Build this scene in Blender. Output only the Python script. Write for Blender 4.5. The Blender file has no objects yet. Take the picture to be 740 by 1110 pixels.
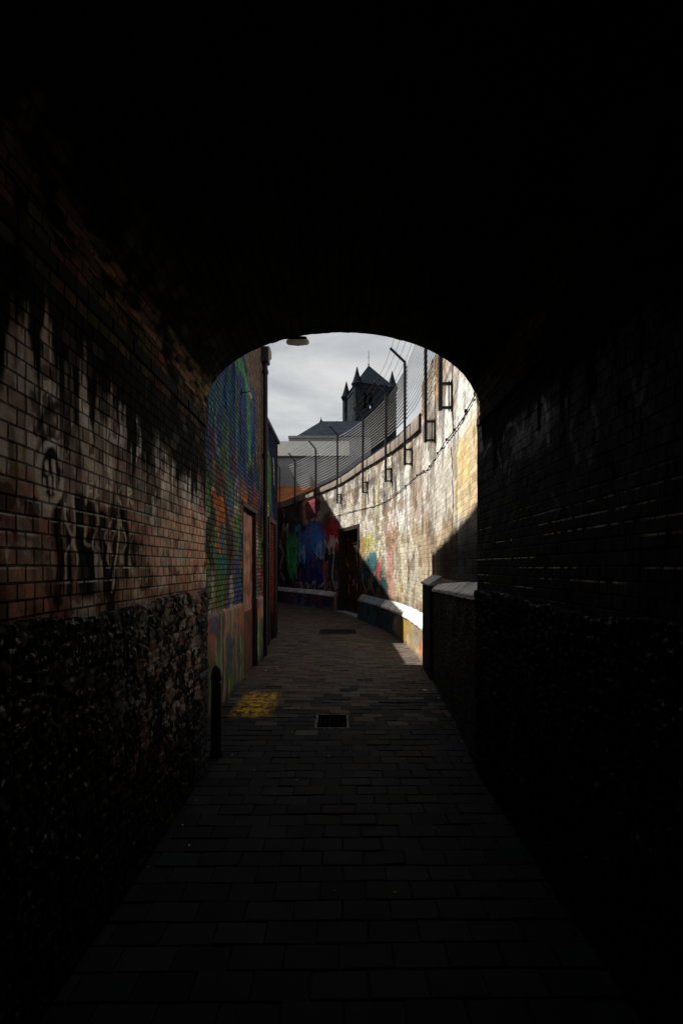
import bpy, bmesh, math, random
import numpy as np
from mathutils import Vector, Matrix

random.seed(7)
rng = np.random.default_rng(11)
sc = bpy.context.scene
COL = sc.collection
R = math.radians

# ------------------------------------------------------------------ camera
EYE = 1.65
F = 493.0                                  # focal length in pixels of the 740 px wide photograph
cam_d = bpy.data.cameras.new('camera')
cam_d.sensor_fit = 'VERTICAL'
cam_d.sensor_height = 36.0
cam_d.lens = 36.0 * F / 1110.0
cam_d.shift_y = 0.0532
cam_d.clip_start = 0.03
cam_d.clip_end = 3000
cam = bpy.data.objects.new('camera', cam_d)
COL.objects.link(cam)
cam.location = (0, 0, EYE)
cam.rotation_euler = (R(90), 0, 0)
sc.camera = cam

# ------------------------------------------------------------------ sun + sky
SUN_EL = 60.0
KY = 0.30                                  # light runs +X and -KY*Y
sdir = Vector((1.0, -KY, 0)).normalized() * math.cos(R(SUN_EL)) + Vector((0, 0, -math.sin(R(SUN_EL))))
sun_d = bpy.data.lights.new('sun', 'SUN')
sun_d.energy = 5.0
sun_d.angle = R(0.6)
sun_d.color = (1.0, 0.92, 0.80)
sun = bpy.data.objects.new('sun', sun_d)
COL.objects.link(sun)
sun.rotation_euler = sdir.to_track_quat('-Z', 'Y').to_euler()
sun.location = (-20, 10, 30)

world = bpy.data.worlds.new("World")
sc.world = world
world.use_nodes = True
nt = world.node_tree
nt.nodes.clear()
wo = nt.nodes.new('ShaderNodeOutputWorld')
bg = nt.nodes.new('ShaderNodeBackground')
sky = nt.nodes.new('ShaderNodeTexSky')
sky.sky_type = 'NISHITA'
sky.sun_disc = False
sky.sun_elevation = R(SUN_EL)
sky.sun_rotation = math.atan2(-1.0, KY)    # towards -X, a little +Y
geo = nt.nodes.new('ShaderNodeTexCoord')
mp = nt.nodes.new('ShaderNodeMapping')
mp.inputs['Scale'].default_value = (1.0, 1.0, 4.2)
mp.inputs['Location'].default_value = (0.35, 0.2, 0.3)
n1 = nt.nodes.new('ShaderNodeTexNoise')
n1.inputs['Scale'].default_value = 2.3
n1.inputs['Detail'].default_value = 6
n1.inputs['Roughness'].default_value = 0.55
n1.inputs['Distortion'].default_value = 0.4
cr = nt.nodes.new('ShaderNodeValToRGB')
cr.color_ramp.elements[0].position = 0.36
cr.color_ramp.elements[0].color = (1.95, 2.02, 2.12, 1)
cr.color_ramp.elements[1].position = 0.66
cr.color_ramp.elements[1].color = (3.7, 3.7, 3.6, 1)
mixn = nt.nodes.new('ShaderNodeMix')
mixn.data_type = 'RGBA'
mixn.inputs['Factor'].default_value = 0.96
L = nt.links.new
L(geo.outputs['Generated'], mp.inputs['Vector'])
L(mp.outputs['Vector'], n1.inputs['Vector'])
L(n1.outputs['Fac'], cr.inputs['Fac'])
L(sky.outputs['Color'], mixn.inputs['A'])
L(cr.outputs['Color'], mixn.inputs['B'])
L(mixn.outputs['Result'], bg.inputs['Color'])
bg.inputs['Strength'].default_value = 0.10
L(bg.outputs['Background'], wo.inputs['Surface'])

sc.view_settings.view_transform = 'Standard'
sc.view_settings.look = 'None'
sc.view_settings.exposure = 1.15
sc.view_settings.gamma = 1.0
sc.view_settings.use_curve_mapping = False
sc.render.engine = 'CYCLES'
sc.cycles.max_bounces = 7
sc.cycles.diffuse_bounces = 5
sc.cycles.glossy_bounces = 4
sc.cycles.use_denoising = True
sc.cycles.sample_clamp_indirect = 6.0

# ------------------------------------------------------------------ helpers
def new_obj(name, me, parent=None):
    o = bpy.data.objects.new(name, me)
    COL.objects.link(o)
    if parent is not None:
        o.parent = parent
    return o

def tag(o, label=None, cat=None, group=None, kind=None):
    if label: o['label'] = label
    if cat: o['category'] = cat
    if group: o['group'] = group
    if kind: o['kind'] = kind
    return o

def thing(name, label, cat, loc=(0, 0, 0), rz=0.0, group=None):
    o = bpy.data.objects.new(name, None)
    COL.objects.link(o)
    o.location = loc
    o.rotation_euler = (0, 0, rz)
    o.empty_display_size = 0.2
    return tag(o, label, cat, group)

def copy_tree(o, parent=None):
    c = o.copy()
    COL.objects.link(c)
    if parent is not None:
        c.parent = parent
    for ch in list(o.children):
        copy_tree(ch, c)
    return c

class MB:
    """collects boxes, prisms and tubes into one mesh"""
    def __init__(self):
        self.v = []; self.f = []
    def add(self, vs, fs):
        b = len(self.v)
        self.v += [tuple(p) for p in vs]
        self.f += [tuple(b + i for i in f) for f in fs]
        return self
    def box(self, x0, x1, y0, y1, z0, z1):
        vs = [(x0,y0,z0),(x1,y0,z0),(x1,y1,z0),(x0,y1,z0),(x0,y0,z1),(x1,y0,z1),(x1,y1,z1),(x0,y1,z1)]
        return self.add(vs, [(0,3,2,1),(4,5,6,7),(0,1,5,4),(1,2,6,5),(2,3,7,6),(3,0,4,7)])
    def obox(self, c, ax, ay, az):
        c = Vector(c); ax = Vector(ax); ay = Vector(ay); az = Vector(az)
        vs = [c + sx*ax + sy*ay + sz*az for sz in (-1, 1) for sx, sy in ((-1,-1),(1,-1),(1,1),(-1,1))]
        return self.add(vs, [(0,3,2,1),(4,5,6,7),(0,1,5,4),(1,2,6,5),(2,3,7,6),(3,0,4,7)])
    def tube(self, pts, r, n=8, cap=True):
        pts = [Vector(p) for p in pts]
        rr = r if isinstance(r, (list, tuple)) else [r] * len(pts)
        rings = []
        for i, p in enumerate(pts):
            d = (pts[min(i+1, len(pts)-1)] - pts[max(i-1, 0)])
            d.normalize()
            up = Vector((0, 0, 1)) if abs(d.z) < 0.9 else Vector((1, 0, 0))
            a = d.cross(up).normalized(); b = d.cross(a).normalized()
            rings.append([p + a*math.cos(2*math.pi*k/n)*rr[i] + b*math.sin(2*math.pi*k/n)*rr[i] for k in range(n)])
        vs = [q for ring in rings for q in ring]
        fs = []
        for i in range(len(pts)-1):
            for k in range(n):
                k2 = (k+1) % n
                fs.append((i*n+k, i*n+k2, (i+1)*n+k2, (i+1)*n+k))
        if cap:
            fs.append(tuple(range(n-1, -1, -1)))
            fs.append(tuple((len(pts)-1)*n + k for k in range(n)))
        return self.add(vs, fs)
    def lathe(self, c, prof, n=16, rot=0.0):
        cx, cy = c
        vs = []; fs = []
        for (r, z) in prof:
            for k in range(n):
                a = 2*math.pi*k/n + rot
                vs.append((cx + r*math.cos(a), cy + r*math.sin(a), z))
        for i in range(len(prof)-1):
            for k in range(n):
                k2 = (k+1) % n
                fs.append((i*n+k, i*n+k2, (i+1)*n+k2, (i+1)*n+k))
        fs.append(tuple(range(n-1, -1, -1)))
        fs.append(tuple((len(prof)-1)*n + k for k in range(n)))
        return self.add(vs, fs)
    def build(self, name, mat, parent=None, smooth=False, bevel=0.0):
        me = bpy.data.meshes.new(name)
        me.from_pydata(self.v, [], self.f)
        me.update()
        if bevel:
            bm = bmesh.new(); bm.from_mesh(me)
            bmesh.ops.recalc_face_normals(bm, faces=bm.faces)
            ed = [e for e in bm.edges if len(e.link_faces) == 2 and e.calc_face_angle(0) > 0.7]
            bmesh.ops.bevel(bm, geom=ed, offset=bevel, segments=1, affect='EDGES')
            bm.to_mesh(me); bm.free()
        else:
            bm = bmesh.new(); bm.from_mesh(me)
            bmesh.ops.recalc_face_normals(bm, faces=bm.faces)
            bm.to_mesh(me); bm.free()
        me.materials.append(mat)
        if smooth:
            for p in me.polygons: p.use_smooth = True
        return new_obj(name, me, parent)

# value noise -------------------------------------------------------
def _h(ix, iy, seed):
    v = np.sin(ix * 127.1 + iy * 311.7 + seed * 74.7) * 43758.5453
    return v - np.floor(v)
def vnoise(x, y, seed=0):
    ix = np.floor(x); iy = np.floor(y)
    fx = x - ix; fy = y - iy
    fx = fx*fx*(3-2*fx); fy = fy*fy*(3-2*fy)
    a = _h(ix, iy, seed); b = _h(ix+1, iy, seed); c = _h(ix, iy+1, seed); d = _h(ix+1, iy+1, seed)
    return a*(1-fx)*(1-fy) + b*fx*(1-fy) + c*(1-fx)*fy + d*fx*fy
def fbm(x, y, seed=0, oct=4):
    t = 0; amp = .5; s = 0
    for i in range(oct):
        t = t + amp*vnoise(x*(2**i), y*(2**i), seed+i*7); s += amp; amp *= .5
    return t / s
def sstep(a, b, x):
    t = np.clip((x-a)/(b-a), 0, 1)
    return t*t*(3-2*t)
def cells(x, y, seed=0):
    """distance to nearest and second nearest jittered cell point, and the cell's hash"""
    ix = np.floor(x); iy = np.floor(y)
    d1 = np.full(x.shape, 9.0); d2 = np.full(x.shape, 9.0); idn = np.zeros(x.shape)
    for dx in (-1, 0, 1):
        for dy in (-1, 0, 1):
            cx = ix+dx; cy = iy+dy
            px = cx + .15 + .7*_h(cx, cy, seed); py = cy + .15 + .7*_h(cx, cy, seed+3)
            d = np.hypot(x-px, y-py)
            h = _h(cx, cy, seed+9)
            near = d < d1
            d2 = np.where(near, d1, np.minimum(d2, d))
            idn = np.where(near, h, idn)
            d1 = np.where(near, d, d1)
    return d1, d2, idn

WARP = 0.0
class Canvas:
    """paint on a wall, in the wall's own metres (s along, z up)"""
    def __init__(self, S, Z, base):
        w1 = .10*(fbm(S*1.7, Z*1.7, 201, 3)-.5)*WARP; w2 = .05*(fbm(S*9, Z*9, 203, 3)-.5)*WARP
        self.S0 = S; self.S = S + w1 + w2; self.Z = Z + .10*(fbm(S*1.7, Z*1.7, 205, 3)-.5)*WARP + .05*(fbm(S*9, Z*9, 207, 3)-.5)*WARP
        self.C = np.zeros(S.shape + (3,)) + np.array(base)
        self.P = np.zeros(S.shape)          # how much paint hides the brick
    def mix(self, m, col, paint=0.0):
        m = np.clip(m, 0, 1)[..., None]
        self.C = self.C*(1-m) + np.array(col)*m
        self.P = self.P*(1-m[..., 0]) + paint*m[..., 0]
    def blob(self, s, z, rs, rz, col, a=1.0, ragged=.5, seed=1, soft=.25, freq=6, paint=.6):
        n = fbm(self.S*freq, self.Z*freq, seed, 4) - .5
        d = np.hypot((self.S-s)/rs, (self.Z-z)/rz) + n*ragged*2
        self.mix(a*(1-sstep(1-soft, 1+soft, d)), col, paint)
    def rect(self, s0, s1, z0, z1, col, a=1.0, ragged=.03, seed=1, soft=.02, paint=.6):
        n = (fbm(self.S*9, self.Z*9, seed, 4)-.5)*ragged*2
        m = sstep(s0-soft, s0+soft, self.S+n)*(1-sstep(s1-soft, s1+soft, self.S+n)) \
            * sstep(z0-soft, z0+soft, self.Z+n)*(1-sstep(z1-soft, z1+soft, self.Z+n))
        self.mix(m*a, col, paint)
    def stroke(self, pts, w, col, a=1.0, soft=.4, wob=.0, seed=2, paint=.6):
        d = np.full(self.S.shape, 9.0)
        nx = (fbm(self.S*14, self.Z*14, seed, 2)-.5)*wob; nz = (fbm(self.S*14, self.Z*14, seed+5, 2)-.5)*wob
        X = self.S+nx; Y = self.Z+nz
        for (x0, y0), (x1, y1) in zip(pts[:-1], pts[1:]):
            dx, dy = x1-x0, y1-y0
            t = np.clip(((X-x0)*dx+(Y-y0)*dy)/(dx*dx+dy*dy+1e-9), 0, 1)
            d = np.minimum(d, np.hypot(X-x0-t*dx, Y-y0-t*dy))
        self.mix(a*(1-sstep(w*(1-soft), w*(1+soft), d)), col, paint)
    def streaks(self, col, z_from, length, a, seed, freq=14, up=False):
        """vertical runs that start at z_from and fade over a noisy length"""
        n = fbm(self.S*freq, self.Z*.6, seed, 3)
        l = length*(.15+1.7*sstep(.35, .75, n))
        d = (z_from-self.Z) if not up else (self.Z-z_from)
        m = sstep(-.02, .02, d)*(1-sstep(.5, 1.0, d/np.maximum(l, 1e-3)))
        self.mix(m*a, col)
    def mottle(self, amp, freq, seed, sy=1.0):
        n = fbm(self.S*freq, self.Z*freq*sy, seed, 4)
        self.C = self.C*(1+amp*(n-.5)*2)[..., None]

def spline(pts, n=8):
    """smooth polyline through points (any dimension)"""
    P = [np.array(p, float) for p in pts]
    P = [2*P[0]-P[1]] + P + [2*P[-1]-P[-2]]
    out = []
    for i in range(1, len(P)-2):
        for k in range(n):
            t = k/n
            out.append(tuple(.5*((2*P[i]) + (-P[i-1]+P[i+1])*t + (2*P[i-1]-5*P[i]+4*P[i+1]-P[i+2])*t*t + (-P[i-1]+3*P[i]-3*P[i+1]+P[i+2])*t**3)))
    out.append(tuple(P[-2]))
    return out

def grid(name, XYZ, S, Z, mat, parent=None, C=None, P=None, keep=None, flip=False, smooth=True):
    """a sheet of vertices XYZ[i,j] with uv (S,Z) in metres and a paint attribute"""
    n, m = S.shape
    me = bpy.data.meshes.new(name)
    idx = np.arange(n*m).reshape(n, m)
    q = np.stack([idx[:-1, :-1], idx[1:, :-1], idx[1:, 1:], idx[:-1, 1:]], -1)
    if flip: q = q[..., ::-1]
    if keep is not None:
        q = q[keep]
    q = q.reshape(-1, 4)
    me.vertices.add(n*m)
    me.vertices.foreach_set('co', XYZ.reshape(-1, 3).astype(np.float32).ravel())
    me.loops.add(q.size)
    me.loops.foreach_set('vertex_index', q.ravel().astype(np.int32))
    me.polygons.add(len(q))
    me.polygons.foreach_set('loop_start', np.arange(0, q.size, 4, dtype=np.int32))
    me.polygons.foreach_set('loop_total', np.full(len(q), 4, np.int32))
    me.update(calc_edges=True)
    uv = me.uv_layers.new(name='uv')
    UV = np.stack([S.ravel(), Z.ravel()], -1)[q.ravel()]
    uv.data.foreach_set('uv', UV.astype(np.float32).ravel())
    if C is not None:
        at = me.color_attributes.new('paint', 'FLOAT_COLOR', 'POINT')
        A = np.ones((n*m, 4), np.float32)
        A[:, :3] = np.clip(C.reshape(-1, 3), 0.002, .9)
        A[:, 3] = 1.0 if P is None else P.ravel()
        at.data.foreach_set('color', A.ravel())
    if smooth:
        me.polygons.foreach_set('use_smooth', np.ones(len(q), bool))
    me.materials.append(mat)
    me.validate()
    return new_obj(name, me, parent)

# ------------------------------------------------------------------ materials
def mat_new(name):
    m = bpy.data.materials.new(name)
    m.use_nodes = True
    t = m.node_tree
    return m, t, t.nodes['Principled BSDF'], t.links.new

def N(t, kind, **kw):
    n = t.nodes.new(kind)
    for k, v in kw.items():
        if k in n.inputs: n.inputs[k].default_value = v
        else: setattr(n, k, v)
    return n

def mathn(t, op, a, b):
    n = t.nodes.new('ShaderNodeMath'); n.operation = op
    for i, v in enumerate((a, b)):
        if isinstance(v, (int, float)): n.inputs[i].default_value = v
        else: t.links.new(v, n.inputs[i])
    return n.outputs[0]

def wall_mat(name, bw=.1, bh=.059, mortar=.006, bump=.9, dist=.012, rough=(.35, .65), joint=.3, vary=.35, offs=.5, spec=.5, rock=0.0):
    """brickwork whose colour comes from the paint attribute; brick joints, per-brick tone and relief from UV metres"""
    m, t, bs, L = mat_new(name)
    uv = N(t, 'ShaderNodeUVMap'); uv.uv_map = 'uv'
    at = N(t, 'ShaderNodeAttribute'); at.attribute_name = 'paint'
    # slight waviness of the courses
    nz = N(t, 'ShaderNodeTexNoise', Scale=3.0, Detail=3.0)
    L(uv.outputs[0], nz.inputs['Vector'])
    vm = t.nodes.new('ShaderNodeVectorMath'); vm.operation = 'SCALE'; vm.inputs['Scale'].default_value = .012
    sb = t.nodes.new('ShaderNodeVectorMath'); sb.operation = 'SUBTRACT'; sb.inputs[1].default_value = (.5, .5, .5)
    L(nz.outputs['Color'], sb.inputs[0]); L(sb.outputs[0], vm.inputs[0])
    ad = t.nodes.new('ShaderNodeVectorMath'); ad.operation = 'ADD'
    L(uv.outputs[0], ad.inputs[0]); L(vm.outputs[0], ad.inputs[1])
    br = t.nodes.new('ShaderNodeTexBrick')
    br.offset = offs; br.squash = 1.0
    br.inputs['Scale'].default_value = 1.0
    br.inputs['Brick Width'].default_value = bw
    br.inputs['Row Height'].default_value = bh
    br.inputs['Mortar Size'].default_value = mortar
    br.inputs['Mortar Smooth'].default_value = .35
    br.inputs['Bias'].default_value = 0.0
    br.inputs['Color1'].default_value = (1-vary, 1-vary, 1-vary, 1)
    br.inputs['Color2'].default_value = (1+vary*.6, 1+vary*.6, 1+vary*.6, 1)
    br.inputs['Mortar'].default_value = (joint, joint, joint, 1)
    L(ad.outputs[0], br.inputs['Vector'])
    fine = N(t, 'ShaderNodeTexNoise', Scale=60.0, Detail=6.0, Roughness=.65)
    L(uv.outputs[0], fine.inputs['Vector'])
    big = N(t, 'ShaderNodeTexNoise', Scale=7.0, Detail=5.0, Roughness=.6)
    L(uv.outputs[0], big.inputs['Vector'])
    mul = t.nodes.new('ShaderNodeMix'); mul.data_type = 'RGBA'; mul.blend_type = 'MULTIPLY'; mul.inputs['Factor'].default_value = 1
    L(at.outputs['Color'], mul.inputs['A']); L(br.outputs['Color'], mul.inputs['B'])
    v = mathn(t, 'ADD', mathn(t, 'MULTIPLY', fine.outputs['Fac'], .9), .55)
    mul2 = t.nodes.new('ShaderNodeMix'); mul2.data_type = 'RGBA'; mul2.blend_type = 'MULTIPLY'; mul2.inputs['Factor'].default_value = 1
    L(mul.outputs['Result'], mul2.inputs['A']); L(v, mul2.inputs['B'])
    L(mul2.outputs['Result'], bs.inputs['Base Color'])
    # flaked paint is duller than whole paint
    mr = t.nodes.new('ShaderNodeMapRange')
    mr.inputs['From Min'].default_value = .35; mr.inputs['From Max'].default_value = .65
    mr.inputs['To Min'].default_value = rough[0]; mr.inputs['To Max'].default_value = rough[1]
    L(big.outputs['Fac'], mr.inputs['Value'])
    L(mathn(t, 'ADD', mathn(t, 'MULTIPLY', mr.outputs['Result'], at.outputs['Alpha']), mathn(t, 'MULTIPLY', mathn(t, 'SUBTRACT', 1.0, at.outputs['Alpha']), .85)), bs.inputs['Roughness'])
    sp = mathn(t, 'MULTIPLY', mathn(t, 'MULTIPLY', at.outputs['Alpha'], spec), mathn(t, 'SUBTRACT', 1.0, mathn(t, 'MULTIPLY', br.outputs['Fac'], .8)))
    L(mathn(t, 'ADD', sp, .015), bs.inputs['Specular IOR Level'])
    h = mathn(t, 'SUBTRACT', 1.0, br.outputs['Fac'])
    h = mathn(t, 'ADD', h, mathn(t, 'MULTIPLY', fine.outputs['Fac'], .35))
    h = mathn(t, 'ADD', h, mathn(t, 'MULTIPLY', big.outputs['Fac'], .5+rock))
    bp = N(t, 'ShaderNodeBump', Strength=bump, Distance=dist)
    L(h, bp.inputs['Height']); L(bp.outputs['Normal'], bs.inputs['Normal'])
    return m

def render_mat(name, rough=(.35, .7), bump=.8, dist=.01, scale=18, spec=.5, sparkle=0.0):
    """render or stone coloured by the paint attribute, no joints"""
    m, t, bs, L = mat_new(name)
    uv = N(t, 'ShaderNodeUVMap'); uv.uv_map = 'uv'
    at = N(t, 'ShaderNodeAttribute'); at.attribute_name = 'paint'
    n1 = N(t, 'ShaderNodeTexNoise', Scale=float(scale), Detail=8.0, Roughness=.65)
    L(uv.outputs[0], n1.inputs['Vector'])
    v = mathn(t, 'ADD', mathn(t, 'MULTIPLY', n1.outputs['Fac'], 1.3), .35)
    mul = t.nodes.new('ShaderNodeMix'); mul.data_type = 'RGBA'; mul.blend_type = 'MULTIPLY'; mul.inputs['Factor'].default_value = 1
    L(at.outputs['Color'], mul.inputs['A']); L(v, mul.inputs['B'])
    L(mul.outputs['Result'], bs.inputs['Base Color'])
    mr = t.nodes.new('ShaderNodeMapRange')
    mr.inputs['From Min'].default_value = .35; mr.inputs['From Max'].default_value = .65
    mr.inputs['To Min'].default_value = rough[0]; mr.inputs['To Max'].default_value = rough[1]
    L(n1.outputs['Fac'], mr.inputs['Value']); L(mr.outputs['Result'], bs.inputs['Roughness'])
    bs.inputs['Specular IOR Level'].default_value = spec
    if sparkle:
        # chips of fresh gloss paint among dull soot
        n2 = N(t, 'ShaderNodeTexNoise', Scale=34.0, Detail=4.0, Roughness=.6); L(uv.outputs[0], n2.inputs['Vector'])
        mr2 = t.nodes.new('ShaderNodeMapRange'); mr2.inputs['From Min'].default_value = .56; mr2.inputs['From Max'].default_value = .64
        mr2.inputs['To Min'].default_value = spec; mr2.inputs['To Max'].default_value = sparkle
        L(n2.outputs['Fac'], mr2.inputs['Value']); L(mr2.outputs['Result'], bs.inputs['Specular IOR Level'])
        mr3 = t.nodes.new('ShaderNodeMapRange'); mr3.inputs['From Min'].default_value = .56; mr3.inputs['From Max'].default_value = .64
        mr3.inputs['To Min'].default_value = .75; mr3.inputs['To Max'].default_value = .22
        L(n2.outputs['Fac'], mr3.inputs['Value']); L(mr3.outputs['Result'], bs.inputs['Roughness'])
    bp = N(t, 'ShaderNodeBump', Strength=bump, Distance=dist)
    L(n1.outputs['Fac'], bp.inputs['Height']); L(bp.outputs['Normal'], bs.inputs['Normal'])
    return m

def plain(name, col, rough=.6, var=.35, scale=12.0, metal=0.0, bump=.3, dist=.004, col2=None, spec=.2):
    """noise-varied material in object space"""
    m, t, bs, L = mat_new(name)
    tc = N(t, 'ShaderNodeTexCoord')
    n1 = N(t, 'ShaderNodeTexNoise', Scale=float(scale), Detail=6.0, Roughness=.6)
    L(tc.outputs['Object'], n1.inputs['Vector'])
    cr = t.nodes.new('ShaderNodeValToRGB')
    c2 = col2 or tuple(min(1, c*(1+var)) for c in col)
    cr.color_ramp.elements[0].position = .35; cr.color_ramp.elements[0].color = tuple(c*(1-var) for c in col) + (1,)
    cr.color_ramp.elements[1].position = .65; cr.color_ramp.elements[1].color = tuple(c2) + (1,)
    L(n1.outputs['Fac'], cr.inputs['Fac']); L(cr.outputs['Color'], bs.inputs['Base Color'])
    bs.inputs['Roughness'].default_value = rough
    bs.inputs['Metallic'].default_value = metal
    bs.inputs['Specular IOR Level'].default_value = spec
    bp = N(t, 'ShaderNodeBump', Strength=bump, Distance=dist)
    L(n1.outputs['Fac'], bp.inputs['Height']); L(bp.outputs['Normal'], bs.inputs['Normal'])
    return m

M_glaze = wall_mat('painted tunnel brick', bw=.088, bh=.059, mortar=.0055, bump=1.0, dist=.010, rough=(.26, .46), joint=.12, vary=.30, spec=1.0)
M_vault = wall_mat('sooty vault brick', bw=.2, bh=.07, mortar=.008, bump=1.0, dist=.02, rough=(.8, .95), joint=.4, vary=.45, spec=.02)
M_outer = wall_mat('painted lane brick', bw=.215, bh=.075, mortar=.006, bump=.8, dist=.012, rough=(.6, .9), joint=.72, vary=.22, rock=.6, spec=.25)
M_rough = wall_mat('mural brick', bw=.12, bh=.062, mortar=.010, bump=1.0, dist=.022, rough=(.5, .8), joint=.3, vary=.4, rock=.4, spec=.22)
M_dado = render_mat('black painted stone', rough=(.35, .7), bump=1.0, dist=.012, scale=26, spec=.05, sparkle=1.0)
M_rend = render_mat('painted render', rough=(.5, .8), bump=.7, dist=.010, scale=14, spec=.25)
M_cap = render_mat('weathered stone cap', rough=(.6, .85), bump=.8, dist=.012, scale=22)
M_black = plain('black iron', (.012, .012, .014), .45, .4, 30, 0.0, .3, .002)
M_post = plain('dark painted steel', (.02, .02, .022), .5, .4, 20, 0.2, .3, .002)
M_galv = plain('galvanised steel', (.22, .225, .23), .6, .2, 16, .0, .1, .001)
M_slate = plain('blue slate', (.005, .009, .015), .9, .35, 1.2, 0, .5, .05, spec=.03)
M_stone = plain('dark limestone', (.015, .020, .026), .9, .4, .9, 0, .8, .12, spec=.05)
M_grey = plain('grey cement render', (.20, .21, .22), .85, .15, .8, 0, .3, .03)
M_white = plain('white enamel', (.55, .56, .55), .4, .2, 30, 0, .1, .001)

# ------------------------------------------------------------------ surveying
def z_at(py, Y): return EYE + (614.0-py)*Y/F
def ground_xy(px, py):
    Y = EYE*F/(py-614.0)
    return ((px-370.0)*Y/F, Y)

EXIT = 3.69
HW = 1.10
SPR = 2.84
RISE = 0.71
BACK = -9.0

# ================================================================== THE TUNNEL
tunnel = thing('brick_underpass', 'dark vaulted brick tunnel with painted walls framing the lane', 'tunnel', (0, EXIT, 0))
toff = np.array([0, EXIT, 0])

def tz(px, py, side=-1):                     # photo point on a tunnel wall -> (s=Y, z)
    Y = HW*F/abs(px-370.0)
    return (Y, z_at(py, Y))

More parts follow.
